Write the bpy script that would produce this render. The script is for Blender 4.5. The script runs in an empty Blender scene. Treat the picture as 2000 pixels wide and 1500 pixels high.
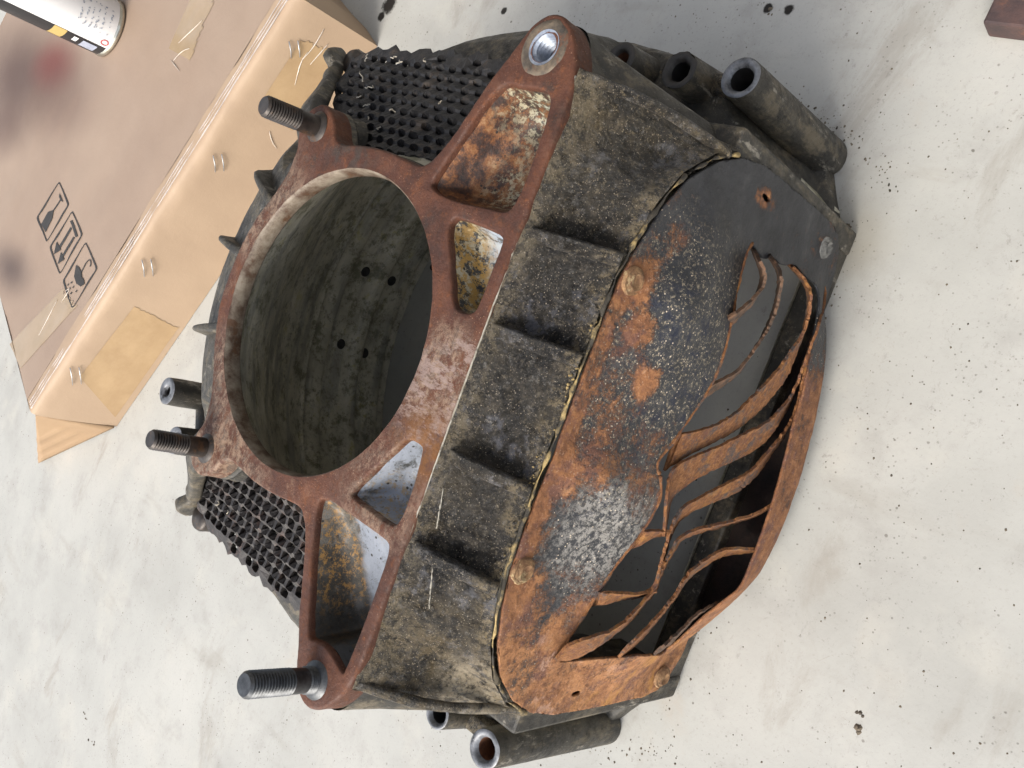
import bpy, bmesh, math, random
import numpy as np
from mathutils import Vector, Matrix, noise
from mathutils.geometry import delaunay_2d_cdt
random.seed(3)
rad = math.radians
S = bpy.context.scene
COL = S.collection

# ------------------------------------------------------------------ camera, world, sun
CAM = np.array([0.0384, -0.3621, 0.5268])
CX = np.array([0.3462, -0.7084, -0.6150]); CY = np.array([0.9349, 0.3149, 0.1635]); CZ = np.array([0.0778, -0.6316, 0.7714])
FPX = 1700.0
cd = bpy.data.cameras.new('camera'); cam = bpy.data.objects.new('camera', cd); COL.objects.link(cam)
cd.sensor_width = 36; cd.lens = 36 * FPX / 2000; cd.clip_start = 0.01; cd.clip_end = 200
m = Matrix([[CX[i], CY[i], CZ[i], CAM[i]] for i in range(3)] + [[0, 0, 0, 1]])
cam.matrix_world = m
S.camera = cam

SUN_ELEV, SUN_AZ = 40.0, 196.0          # azimuth measured anticlockwise from +X, of the place the sun stands in
w = bpy.data.worlds.new('World'); S.world = w; w.use_nodes = True
nt = w.node_tree; bg = nt.nodes['Background']
sky = nt.nodes.new('ShaderNodeTexSky'); sky.sky_type = 'NISHITA'; sky.sun_disc = False
sky.sun_elevation = rad(SUN_ELEV); sky.sun_rotation = rad(90 - SUN_AZ)
sky.air_density = 1.0; sky.dust_density = 3.0; sky.ozone_density = 1.0
hs = nt.nodes.new('ShaderNodeHueSaturation'); hs.inputs['Saturation'].default_value = 0.5      # thin overcast
nt.links.new(sky.outputs[0], hs.inputs['Color']); nt.links.new(hs.outputs[0], bg.inputs[0]); bg.inputs[1].default_value = 0.15
sl = bpy.data.lights.new('sun', 'SUN'); sl.energy = 1.6; sl.angle = rad(32); sl.color = (1, 0.95, 0.86)
so = bpy.data.objects.new('sun', sl); COL.objects.link(so)
sd = Vector((math.cos(rad(SUN_ELEV)) * math.cos(rad(SUN_AZ)), math.cos(rad(SUN_ELEV)) * math.sin(rad(SUN_AZ)), math.sin(rad(SUN_ELEV))))
so.rotation_euler = sd.to_track_quat('Z', 'Y').to_euler(); so.location = sd * 5
S.view_settings.view_transform = 'Standard'; S.view_settings.look = 'None'
S.view_settings.exposure = 1.15; S.view_settings.gamma = 1

# ------------------------------------------------------------------ geometry helpers
def ray(x, y):
    v = CX * (x - 1000) - CY * (y - 750) - CZ * FPX
    return v
def atz(x, y, z):
    v = ray(x, y); t = (z - CAM[2]) / v[2]; return CAM + v * t
def aty(x, y, Y):
    v = ray(x, y); t = (Y - CAM[1]) / v[1]; return CAM + v * t
def atplane(x, y, p, n):
    v = ray(x, y); n = np.array(n); t = ((np.array(p) - CAM) @ n) / (v @ n); return CAM + v * t

def link(name, me, mat, parent):
    o = bpy.data.objects.new(name, me); COL.objects.link(o)
    if mat is not None:
        for mm in (mat if isinstance(mat, (list, tuple)) else [mat]): me.materials.append(mm)
    if parent is not None: o.parent = parent
    return o
def mk(name, v, f, mat, parent=None, smooth=True, solid=0, bevel=0, fmat=None, off=0.0, angle=None):
    me = bpy.data.meshes.new(name); me.from_pydata([tuple(map(float, p)) for p in v], [], [tuple(int(i) for i in q) for q in f]); me.validate()
    bm = bmesh.new(); bm.from_mesh(me); bmesh.ops.remove_doubles(bm, verts=bm.verts, dist=1e-6)
    bmesh.ops.recalc_face_normals(bm, faces=bm.faces); bm.to_mesh(me); bm.free()
    if fmat:
        for i, p in enumerate(me.polygons): p.material_index = fmat(p)
    if smooth:
        me.polygons.foreach_set('use_smooth', [True] * len(me.polygons))
        if angle: me.set_sharp_from_angle(angle=rad(angle))
    o = link(name, me, mat, parent)
    if bevel:
        b = o.modifiers.new('bevel', 'BEVEL'); b.width = bevel; b.segments = 2; b.limit_method = 'ANGLE'; b.angle_limit = rad(40)
    if solid:
        s = o.modifiers.new('solid', 'SOLIDIFY'); s.thickness = solid; s.offset = off
    return o
class MB:
    def __init__(s): s.v = []; s.f = []
    def add(s, v, f):
        n = len(s.v); s.v += [tuple(p) for p in v]; s.f += [tuple(i + n for i in q) for q in f]; return s
    def box(s, c, d, M=None):
        c = np.array(c); vs = []
        for a in (-1, 1):
            for b in (-1, 1):
                for e in (-1, 1):
                    p = np.array([a * d[0] / 2, b * d[1] / 2, e * d[2] / 2])
                    if M is not None: p = np.array(M) @ p
                    vs.append(c + p)
        return s.add(vs, [(0, 1, 3, 2), (4, 6, 7, 5), (0, 4, 5, 1), (2, 3, 7, 6), (0, 2, 6, 4), (1, 5, 7, 3)])
    def grid(s, P, closed_u=False):
        nu, nv = len(P), len(P[0]); v = [p for r in P for p in r]; f = []
        for i in range(nu if closed_u else nu - 1):
            for j in range(nv - 1):
                a = i * nv + j; b = ((i + 1) % nu) * nv + j; f.append((a, b, b + 1, a + 1))
        return s.add(v, f)
    def lathe(s, prof, o=(0, 0, 0), ax=(0, 0, 1), n=40, cap=True, wob=0):
        ax = Vector(ax).normalized(); t = ax.orthogonal().normalized(); b = ax.cross(t); o = Vector(o)
        P = []
        for i in range(n):
            a = 2 * math.pi * i / n
            P.append([o + ax * z + (t * math.cos(a) + b * math.sin(a)) * (r * (1 + (wob * noise.noise(Vector((math.cos(a) * 2, math.sin(a) * 2, z * 90))) if wob else 0))) for r, z in prof])
        s.grid(P, True); return s
    def tube(s, pts, r, n=8):
        pts = [Vector(p) for p in pts]; P = []
        for i, p in enumerate(pts):
            d = (pts[min(i + 1, len(pts) - 1)] - pts[max(i - 1, 0)]).normalized(); t = d.orthogonal().normalized(); b = d.cross(t)
            rr = r[i] if isinstance(r, (list, tuple)) else r
            P.append([p + (t * math.cos(2 * math.pi * k / n) + b * math.sin(2 * math.pi * k / n)) * rr for k in range(n)] )
        P = [row + [row[0]] for row in P]
        s.grid(P)
        a = [tuple(q) for q in P[0][:-1]]; e = [tuple(q) for q in P[-1][:-1]]
        s.add(a, [tuple(range(n))]); s.add(e, [tuple(range(n))[::-1]]); return s
    def build(s, name, mat, parent=None, **k): return mk(name, s.v, s.f, mat, parent, **k)

def nz(p, sc, oct=4):
    return noise.fractal(Vector((p[0] * sc, p[1] * sc, p[2] * sc)), 1.0, 2.0, oct)
def chaikin(p, it=2, closed=True):
    p = [np.array(q, float) for q in p]
    for _ in range(it):
        q = []; n = len(p)
        if not closed: q.append(p[0])
        for i in range(n if closed else n - 1):
            a, b = p[i], p[(i + 1) % n]; q += [a * .75 + b * .25, a * .25 + b * .75]
        if not closed: q.append(p[-1])
        p = q
    return p
def resample(p, d, closed=True):
    p = [np.array(q, float) for q in p]; q = p + ([p[0]] if closed else [])
    L = [0]
    for a, b in zip(q, q[1:]): L.append(L[-1] + np.linalg.norm(b - a))
    n = max(4, int(round(L[-1] / d))); out = []
    for t in np.linspace(0, L[-1], n + 1)[: n if closed else n + 1]:
        i = min(np.searchsorted(L, t, side='right') - 1, len(q) - 2); u = (t - L[i]) / max(L[i + 1] - L[i], 1e-12)
        out.append(q[i] * (1 - u) + q[i + 1] * u)
    return out
def area(p):
    p = np.array(p); x, y = p[:, 0], p[:, 1]; return 0.5 * np.sum(x * np.roll(y, -1) - np.roll(x, -1) * y)
def ccw(p): return p if area(p) > 0 else p[::-1]
def pip(pts, poly):
    pts = np.atleast_2d(pts); poly = np.array(poly); ins = np.zeros(len(pts), bool); n = len(poly)
    for i in range(n):
        a, b = poly[i], poly[(i + 1) % n]
        if a[1] == b[1]: continue
        c = ((a[1] > pts[:, 1]) != (b[1] > pts[:, 1])) & (pts[:, 0] < (b[0] - a[0]) * (pts[:, 1] - a[1]) / (b[1] - a[1]) + a[0]); ins ^= c
    return ins
def loopnormals(p):
    p = np.array(ccw(p)); d = np.roll(p, -1, 0) - np.roll(p, 1, 0); d /= np.linalg.norm(d, axis=1)[:, None] + 1e-12
    return p, np.c_[d[:, 1], -d[:, 0]]
def mindist(pts, loops):
    al = np.concatenate([np.array(l) for l in loops]); out = np.full(len(pts), 9.)
    for i in range(0, len(pts), 400): out[i:i + 400] = np.sqrt(((pts[i:i + 400, None] - al[None]) ** 2).sum(2)).min(1)
    return out
def cdt(outer, holes, step, jit=.3, clear=.5):
    """triangulate a polygon with holes, with interior points; returns 2d points and faces"""
    loops = [ccw(outer)] + [ccw(h) for h in holes]; pts = []; edges = []
    for l in loops:
        n0 = len(pts); pts += [tuple(q) for q in l]; edges += [(n0 + i, n0 + (i + 1) % len(l)) for i in range(len(l))]
    o = np.array(outer); g = np.array([(x, y) for x in np.arange(o[:, 0].min(), o[:, 0].max(), step) for y in np.arange(o[:, 1].min(), o[:, 1].max(), step)])
    rng = np.random.default_rng(1); g = g + rng.uniform(-jit, jit, g.shape) * step
    k = pip(g, loops[0])
    for h in loops[1:]: k &= ~pip(g, h)
    g = g[k]
    if len(g): g = g[mindist(g, loops) > step * clear]
    pts += [tuple(q) for q in g]
    vo, eo, fo, *_ = delaunay_2d_cdt([Vector(p) for p in pts], edges, [], 0, 1e-7)
    V = np.array([(q[0], q[1]) for q in vo]); F = np.array([tuple(f) for f in fo]); c = V[F].mean(1)
    k = pip(c, loops[0])
    for h in loops[1:]: k &= ~pip(c, h)
    return V, F[k]
def strip(loop, prof, z0=0., inward=False, zfun=None):
    """side wall of a loop: prof = (offset outwards, dz)"""
    p, n = loopnormals(loop); s = -1 if inward else 1; P = []
    for q, nn in zip(p, n):
        zz = z0 if zfun is None else zfun(q)
        P.append([(q[0] + nn[0] * o * s, q[1] + nn[1] * o * s, zz + dz) for o, dz in prof])
    return P

def empty(name, loc, label, cat, group=None):
    o = bpy.data.objects.new(name, None); COL.objects.link(o); o.location = loc; o.empty_display_size = .02
    o['label'] = label; o['category'] = cat
    if group: o['group'] = group
    return o

# ------------------------------------------------------------------ materials
class NT:
    def __init__(s, name):
        s.m = bpy.data.materials.new(name); s.m.use_nodes = True; s.t = s.m.node_tree; s.b = s.t.nodes['Principled BSDF']
        s.g = s.t.nodes.new('ShaderNodeNewGeometry'); s.pos = s.g.outputs['Position']
        s.disp = []
    def n(s, ty, **k):
        nd = s.t.nodes.new(ty)
        for a, b in k.items(): setattr(nd, a, b)
        return nd
    def l(s, a, b): s.t.links.new(a, b)
    def noise(s, sc, det=6, rough=.6, dist=0., vec=None, off=(0, 0, 0), scl=None):
        nd = s.n('ShaderNodeTexNoise'); nd.inputs['Scale'].default_value = sc; nd.inputs['Detail'].default_value = det
        nd.inputs['Roughness'].default_value = rough; nd.inputs['Distortion'].default_value = dist
        mp = s.n('ShaderNodeMapping'); mp.inputs['Location'].default_value = off
        if scl: mp.inputs['Scale'].default_value = scl
        s.l(vec or s.pos, mp.inputs[0]); s.l(mp.outputs[0], nd.inputs['Vector']); return nd.outputs['Fac']
    def vor(s, sc, off=(0, 0, 0), rnd=1.):
        nd = s.n('ShaderNodeTexVoronoi'); nd.inputs['Scale'].default_value = sc; nd.inputs['Randomness'].default_value = rnd
        mp = s.n('ShaderNodeMapping'); mp.inputs['Location'].default_value = off
        s.l(s.pos, mp.inputs[0]); s.l(mp.outputs[0], nd.inputs['Vector']); return nd.outputs['Distance']
    def rng(s, v, a, b, c=0., d=1., smooth=True):
        nd = s.n('ShaderNodeMapRange'); nd.interpolation_type = 'SMOOTHSTEP' if smooth else 'LINEAR'
        s.l(v, nd.inputs[0]); nd.inputs[1].default_value = a; nd.inputs[2].default_value = b; nd.inputs[3].default_value = c; nd.inputs[4].default_value = d
        return nd.outputs[0]
    def math(s, op, a, b=None, clamp=False):
        nd = s.n('ShaderNodeMath', operation=op, use_clamp=clamp)
        for i, q in enumerate((a, b)):
            if q is None: continue
            if isinstance(q, (int, float)): nd.inputs[i].default_value = q
            else: s.l(q, nd.inputs[i])
        return nd.outputs[0]
    def mul(s, a, b): return s.math('MULTIPLY', a, b, True)
    def add(s, a, b): return s.math('ADD', a, b, True)
    def blob(s, c, r0, r1, scl=(1, 1, 1), warp=.35, wsc=60):
        """1 inside a distorted ellipsoid round c, 0 outside"""
        mp = s.n('ShaderNodeVectorMath', operation='SUBTRACT'); s.l(s.pos, mp.inputs[0]); mp.inputs[1].default_value = c
        sc = s.n('ShaderNodeVectorMath', operation='MULTIPLY'); s.l(mp.outputs[0], sc.inputs[0]); sc.inputs[1].default_value = scl
        ln = s.n('ShaderNodeVectorMath', operation='LENGTH'); s.l(sc.outputs[0], ln.inputs[0])
        w_ = s.math('MULTIPLY', s.math('SUBTRACT', s.noise(wsc, 5, .65, off=(c[0] * 50, 3, c[1] * 40)), .5), warp * (r1 + r0))
        return s.rng(s.math('ADD', ln.outputs['Value'], w_), r0, r1, 1, 0)
    def mix(s, base, col, fac):
        nd = s.n('ShaderNodeMix', data_type='RGBA'); nd.clamp_factor = True
        for i, q in ((6, base), (7, col)):
            if isinstance(q, tuple): nd.inputs[i].default_value = (*q[:3], 1)
            else: s.l(q, nd.inputs[i])
        if isinstance(fac, (int, float)): nd.inputs[0].default_value = fac
        else: s.l(fac, nd.inputs[0])
        return nd.outputs[2]
    def scale(s, col, f):
        nd = s.n('ShaderNodeMix', data_type='RGBA', blend_type='MULTIPLY'); nd.inputs[0].default_value = 1; s.l(col, nd.inputs[6]); nd.inputs[7].default_value = (*(f if isinstance(f, tuple) else (f, f, f)), 1); return nd.outputs[2]
    def ramp(s, v, stops):
        nd = s.n('ShaderNodeValToRGB'); e = nd.color_ramp.elements
        while len(e) < len(stops): e.new(.5)
        for q, (p, c) in zip(e, stops): q.position = p; q.color = (*c, 1)
        s.l(v, nd.inputs[0]); return nd.outputs[0]
    def bump(s, h, strength=.5, dist=.001, prev=None):
        nd = s.n('ShaderNodeBump'); nd.inputs['Strength'].default_value = strength; nd.inputs['Distance'].default_value = dist
        s.l(h, nd.inputs['Height'])
        if prev is not None: s.l(prev, nd.inputs['Normal'])
        return nd.outputs[0]
    def out(s, col, rough=.7, metal=0., normal=None, spec=.5):
        for k, v in (('Base Color', col), ('Roughness', rough), ('Metallic', metal), ('Specular IOR Level', spec)):
            if isinstance(v, tuple): s.b.inputs[k].default_value = (*v, 1)
            elif isinstance(v, (int, float)): s.b.inputs[k].default_value = v
            else: s.l(v, s.b.inputs[k])
        if normal is not None: s.l(normal, s.b.inputs['Normal'])
        return s.m

def mat_rust_plate():
    s = NT('rusted_machined_face')
    a = s.noise(45, 8, .7); b = s.noise(190, 6, .7, off=(3, 1, 2)); c = s.noise(700, 4, .7, off=(7, 2, 2)); d = s.noise(22, 5, .6, off=(9, 4, 1))
    col = s.ramp(a, [(.28, (.035, .017, .011)), (.45, (.1, .038, .02)), (.6, (.15, .06, .03)), (.75, (.24, .105, .05))])
    col = s.mix(col, (.25, .1, .04), s.rng(b, .53, .72, 0, .7))
    col = s.mix(col, (.3, .2, .14), s.math('MULTIPLY', s.rng(s.noise(75, 9, .82, off=(3, 11, 1)), .52, .66, 0, .8), s.add(s.math('MULTIPLY', s.blob((-.06, .06, .25), .06, .14), 1.), .22))); col = s.mix(col, (.045, .04, .036), s.rng(s.noise(55, 9, .82, off=(13, 11, 1)), .56, .68, 0, .75))
    col = s.mix(col, (.03, .016, .012), s.rng(c, .55, .72, 0, .6))
    buff = s.math('MULTIPLY', s.rng(s.noise(150, 9, .82, off=(1, 8, 3), scl=(1, 1.4, 1)), .43, .56, 0, 1),
                  s.add(s.add(s.blob((-.075, .05, .25), .03, .07), s.blob((-.06, -.085, .25), .005, .04)), s.add(s.blob((.0, -.095, .25), .012, .032), s.blob((.045, .075, .25), .012, .05))))
    col = s.mix(col, s.mix((.42, .33, .25), (.2, .175, .15), s.rng(b, .42, .58)), s.math('MULTIPLY', buff, .85))
    silver = s.math('MULTIPLY', s.rng(s.noise(150, 8, .75, off=(5, 5, 3), scl=(1.6, .6, 1)), .46, .56), s.add(s.blob((-.008, -.097, .25), .012, .03), s.blob((.013, -.103, .25), .004, .014)))
    col = s.mix(col, (.42, .36, .35), s.math('MULTIPLY', silver, .8))
    oc = s.math('MULTIPLY', s.blob((-.03, -.1, .25), .006, .026), s.rng(b, .35, .6))
    col = s.mix(col, (.27, .13, .03), s.math('MULTIPLY', oc, .7))
    dk = s.mul(s.add(s.blob((.06, .09, .25), .006, .03), s.blob((.085, .02, .25), .004, .02, scl=(1.6, .6, 1))), s.rng(s.noise(90, 7, .7, off=(2, 2, 9)), .4, .55))
    col = s.mix(col, (.06, .055, .05), s.math('MULTIPLY', dk, .8))
    gl = s.math('LESS_THAN', s.vor(650), .13); col = s.mix(col, (.6, .42, .3), s.math('MULTIPLY', s.mul(gl, s.rng(d, .45, .6)), .7))
    n = s.bump(s.math('ADD', s.math('MULTIPLY', c, .6), b), .55, .0011); n = s.bump(a, .35, .002, n)
    return s.out(s.scale(col, (.56, .475, .42)), s.rng(b, .3, .7, .5, .85), .0, n, .4)
def mat_grime(rib=False):
    """cast alloy wall under oil grime with sandy crumbs"""
    s = NT('grimy_rib' if rib else 'grimy_casting')
    a = s.noise(26, 8, .65); b = s.noise(110, 8, .75, off=(2, 5, 1)); c = s.noise(380, 6, .8, off=(4, 4, 7)); d = s.noise(38, 6, .65, off=(8, 1, 2)); e = s.noise(210, 7, .8, off=(6, 2, 8))
    col = s.ramp(a, [(.3, (.012, .011, .011)), (.46, (.032, .029, .024)), (.6, (.075, .064, .045)), (.74, (.14, .115, .075))])
    col = s.mix(col, (.17, .14, .095), s.rng(b, .5, .66, 0, .75))
    col = s.mix(col, (.005, .005, .008), s.rng(e, .5, .62, 0, .85))
    col = s.mix(col, (.3, .255, .175), s.rng(c, .53, .64, 0, .8))
    sil = s.math('MULTIPLY', s.rng(d, .53, .64), s.rng(s.noise(160, 6, .7, off=(0, 6, 6)), .46, .58)); col = s.mix(col, (.27, .28, .31), s.math('MULTIPLY', sil, .7))
    tan = s.add(s.blob((-.125, -.12, .24), .015, .05, warp=.3), s.blob((.12, -.112, .247), .004, .03)); tan = s.mul(tan, s.rng(s.noise(140, 8, .75, off=(1, 7, 3)), .44, .6))
    col = s.mix(col, (.25, .2, .12), s.math('MULTIPLY', tan, .7))
    pw = s.mul(s.blob((-.128, -.14, .2), .008, .03, warp=.5), s.rng(s.noise(170, 8, .75, off=(4, 1, 3)), .42, .56)); col = s.mix(col, (.5, .44, .33), pw)
    if rib: col = s.mix(col, (.42, .42, .42), s.math('MULTIPLY', s.rng(s.noise(120, 9, .8, off=(2, 2, 6)), .53, .62), .6))
    gl = s.math('LESS_THAN', s.vor(520), .13); col = s.mix(col, (.62, .52, .38), s.math('MULTIPLY', s.mul(gl, s.rng(d, .36, .5)), .85))
    gl2 = s.math('LESS_THAN', s.vor(900, (3, 3, 3)), .16); col = s.mix(col, (.42, .37, .3), s.math('MULTIPLY', gl2, .7))
    h = s.math('ADD', s.math('MULTIPLY', c, .8), s.math('MULTIPLY', b, 1.6)); h = s.math('ADD', h, s.math('MULTIPLY', e, .8))
    n = s.bump(h, 1., .0042); n = s.bump(a, .5, .006, n)
    mk_ = s.blob((0, -.13, .235), .06, .13, scl=(1, .3, .3), warp=.25); col = s.mix(col, s.scale(col, (.72, .74, .82)), mk_); gl3 = s.math('LESS_THAN', s.vor(640, (5, 3, 1)), .17); col = s.mix(col, (.6, .54, .44), s.math('MULTIPLY', s.mul(gl3, s.rng(e, .4, .55)), .8))
    x = s.n('ShaderNodeSeparateXYZ'); s.l(s.pos, x.inputs[0])
    ed = s.mul(s.rng(x.outputs[1], -.122, -.109), s.rng(s.noise(180, 8, .85, off=(12, 5, 3)), .46, .58)); col = s.mix(col, (.34, .29, .2), s.math('MULTIPLY', ed, .75))
    ed = s.mul(s.rng(x.outputs[1], -.137, -.147), s.rng(s.noise(150, 8, .85, off=(2, 15, 3)), .48, .58)); col = s.mix(col, (.4, .33, .21), s.math('MULTIPLY', ed, .8))
    col = s.mix(col, (.3, .3, .3), s.math('MULTIPLY', s.rng(s.noise(240, 8, .85, off=(7, 15, 3)), .56, .63), .6))
    return s.out(s.scale(col, (.72, .68, .63)), s.rng(b, .35, .65, .26, .68), .0, n, .5)
def mat_shell():
    """darker, smoother painted casting with worn, pale scuffs"""
    s = NT('dark_casting')
    a = s.noise(30, 7, .6, off=(3, 3, 3)); b = s.noise(130, 8, .7); c = s.noise(60, 8, .7, off=(1, 9, 1), scl=(1, 1, .45)); d = s.noise(500, 4, .7)
    col = s.ramp(a, [(.3, (.018, .017, .015)), (.55, (.05, .045, .036)), (.75, (.095, .082, .06))])
    col = s.mix(col, (.16, .13, .085), s.rng(s.noise(75, 9, .78, off=(1, 9, 1), scl=(1, 1, .35)), .48, .62, 0, .85))
    col = s.mix(col, (.42, .38, .31), s.rng(s.noise(120, 9, .8, off=(6, 2, 1), scl=(1, 1, .3)), .57, .66, 0, .75))
    col = s.mix(col, (.01, .01, .01), s.rng(b, .55, .68, 0, .7))
    col = s.mix(col, (.28, .24, .18), s.rng(d, .62, .7, 0, .6))
    n = s.bump(b, .6, .0015); n = s.bump(d, .4, .0006, n)
    return s.out(s.scale(col, .66), s.rng(b, .3, .7, .4, .75), 0, n, .45)
def mat_interior():
    s = NT('interior_casting')
    a = s.noise(24, 8, .65, off=(1, 1, 4)); b = s.noise(110, 8, .7); c = s.noise(14, 6, .6, off=(4, 4, 1), scl=(1, 1, 6))
    col = s.ramp(a, [(.3, (.27, .25, .19)), (.5, (.45, .42, .33)), (.7, (.62, .585, .48))])
    col = s.mix(col, (.42, .38, .2), s.mul(s.rng(b, .52, .64), s.rng(a, .45, .6)))
    col = s.mix(col, (.06, .055, .045), s.rng(s.noise(140, 9, .8, off=(7, 7, 7)), .52, .64, 0, .6)); col = s.mix(col, (.1, .1, .055), s.rng(s.noise(60, 9, .8, off=(2, 7, 3)), .48, .6, 0, .75)); col = s.mix(col, (.62, .56, .36), s.math('MULTIPLY', s.rng(s.noise(190, 8, .85, off=(2, 17, 3)), .55, .62), s.blob((-.03, .14, .17), .03, .11)))
    col = s.mix(col, (.17, .17, .16), s.rng(c, .5, .62, 0, .5))
    n = s.bump(b, .4, .001)
    return s.out(col, .55, 0, n, .4)
def mat_pocket():
    """bare alloy pocket with golden grit and rust stains"""
    s = NT('bare_alloy_pocket')
    a = s.noise(40, 8, .65); b = s.noise(130, 8, .75, off=(4, 2, 2)); c = s.noise(420, 5, .7); g = s.noise(75, 8, .72, off=(9, 9, 2))
    left = s.blob((-.085, -.095, .232), .045, .085, warp=.15); right = s.blob((.12, -.08, .235), .03, .05, warp=.2)
    base = s.ramp(a, [(.3, (.02, .022, .024)), (.5, (.06, .062, .06)), (.7, (.15, .15, .145))])
    x = s.n('ShaderNodeSeparateXYZ'); s.l(s.pos, x.inputs[0])
    dd = s.math('ADD', s.math('SUBTRACT', s.math('MULTIPLY', x.outputs[0], .44), x.outputs[1]), -.0098); dd = s.math('ADD', dd, s.math('MULTIPLY', s.math('SUBTRACT', b, .5), .012))
    base = s.mix(base, (.33, .36, .41), s.math('MULTIPLY', left, s.rng(g, .32, .44)))
    base = s.mix(base, (.15, .16, .17), s.math('MULTIPLY', left, s.rng(s.noise(100, 9, .82, off=(21, 2, 2)), .5, .64, 0, .8)))
    base = s.mix(base, (.4, .25, .07), s.mul(s.blob((-.066, -.085, .238), .004, .024), s.rng(s.noise(300, 7, .85, off=(1, 3, 8)), .5, .58)))
    gold = s.mix(s.mix((.05, .042, .03), (.17, .15, .12), s.rng(a, .4, .65)), (.38, .2, .05), s.rng(s.noise(330, 7, .85, off=(3, 3, 8)), .5, .58))
    gold = s.mix(gold, (.2, .19, .17), s.math('MULTIPLY', s.rng(s.noise(90, 8, .8, off=(3, 9, 8)), .52, .62), .7))
    base = s.mix(base, gold, s.math('MULTIPLY', s.rng(dd, .014, .021, 1, 0), s.rng(x.outputs[0], -.072, -.08)))
    base = s.mix(base, (.02, .018, .014), s.math('MULTIPLY', s.rng(x.outputs[0], -.112, -.132), .85))
    base = s.mix(base, (.4, .42, .45), s.math('MULTIPLY', s.blob((.06, -.098, .235), .01, .03), s.rng(b, .46, .54)))
    X = x.outputs[0]; fine = s.noise(260, 8, .8, off=(7, 1, 5)); mid = s.noise(120, 9, .8, off=(2, 6, 4))
    # right hand pockets: black ground, cream and gold scale, rust
    pB = s.mul(s.rng(X, .02, .024), s.rng(X, .075, .072)); pA = s.rng(X, .0735, .0755)
    base = s.mix(base, (.013, .014, .016), s.math('MULTIPLY', pB, .9))
    base = s.mix(base, (.46, .41, .29), s.mul(pB, s.rng(mid, .47, .53)))
    base = s.mix(base, (.42, .25, .06), s.mul(s.mul(pB, s.blob((.046, -.076, .238), .012, .036, warp=.2)), s.rng(fine, .47, .53)))
    base = s.mix(base, (.5, .58, .68), s.mul(s.mul(pB, s.blob((.066, -.1, .235), .008, .026)), s.rng(mid, .42, .5)))
    base = s.mix(base, s.ramp(mid, [(.36, (.018, .012, .01)), (.47, (.07, .028, .015)), (.56, (.26, .1, .03)), (.68, (.4, .24, .11))]), s.math('MULTIPLY', pA, .95))
    base = s.mix(base, (.05, .05, .04), s.mul(s.mul(pA, s.blob((.124, -.09, .236), .008, .03)), s.rng(fine, .42, .52)))
    base = s.mix(base, (.07, .018, .012), s.mul(s.mul(pA, s.blob((.092, -.101, .222), .015, .035, scl=(.6, 1.3, .5), warp=.15)), .9))
    base = s.mix(base, (.5, .45, .3), s.mul(s.mul(pA, s.rng(fine, .5, .55)), s.add(s.blob((.127, -.084, .236), .008, .026, warp=.8), s.blob((.088, -.082, .232), .003, .018, scl=(.7, .7, 1), warp=.6))))
    base = s.mix(base, (.4, .52, .52), s.mul(s.mul(pA, s.rng(fine, .52, .58)), s.add(s.blob((.122, -.088, .232), .004, .016, warp=.6), s.blob((.084, -.09, .23), .003, .012, warp=.6))))
    base = s.mix(base, (.015, .014, .012), s.rng(c, .6, .68, 0, .7)); sp = s.vor(220, (1, 2, 3)); base = s.mix(base, (.02, .016, .012), s.mul(s.rng(sp, .12, .2, 1, 0), s.rng(g, .42, .52)))
    n = s.bump(b, .6, .0012)
    return s.out(s.scale(base, .72), s.rng(b, .3, .7, .35, .65), .15, n, .5)
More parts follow.
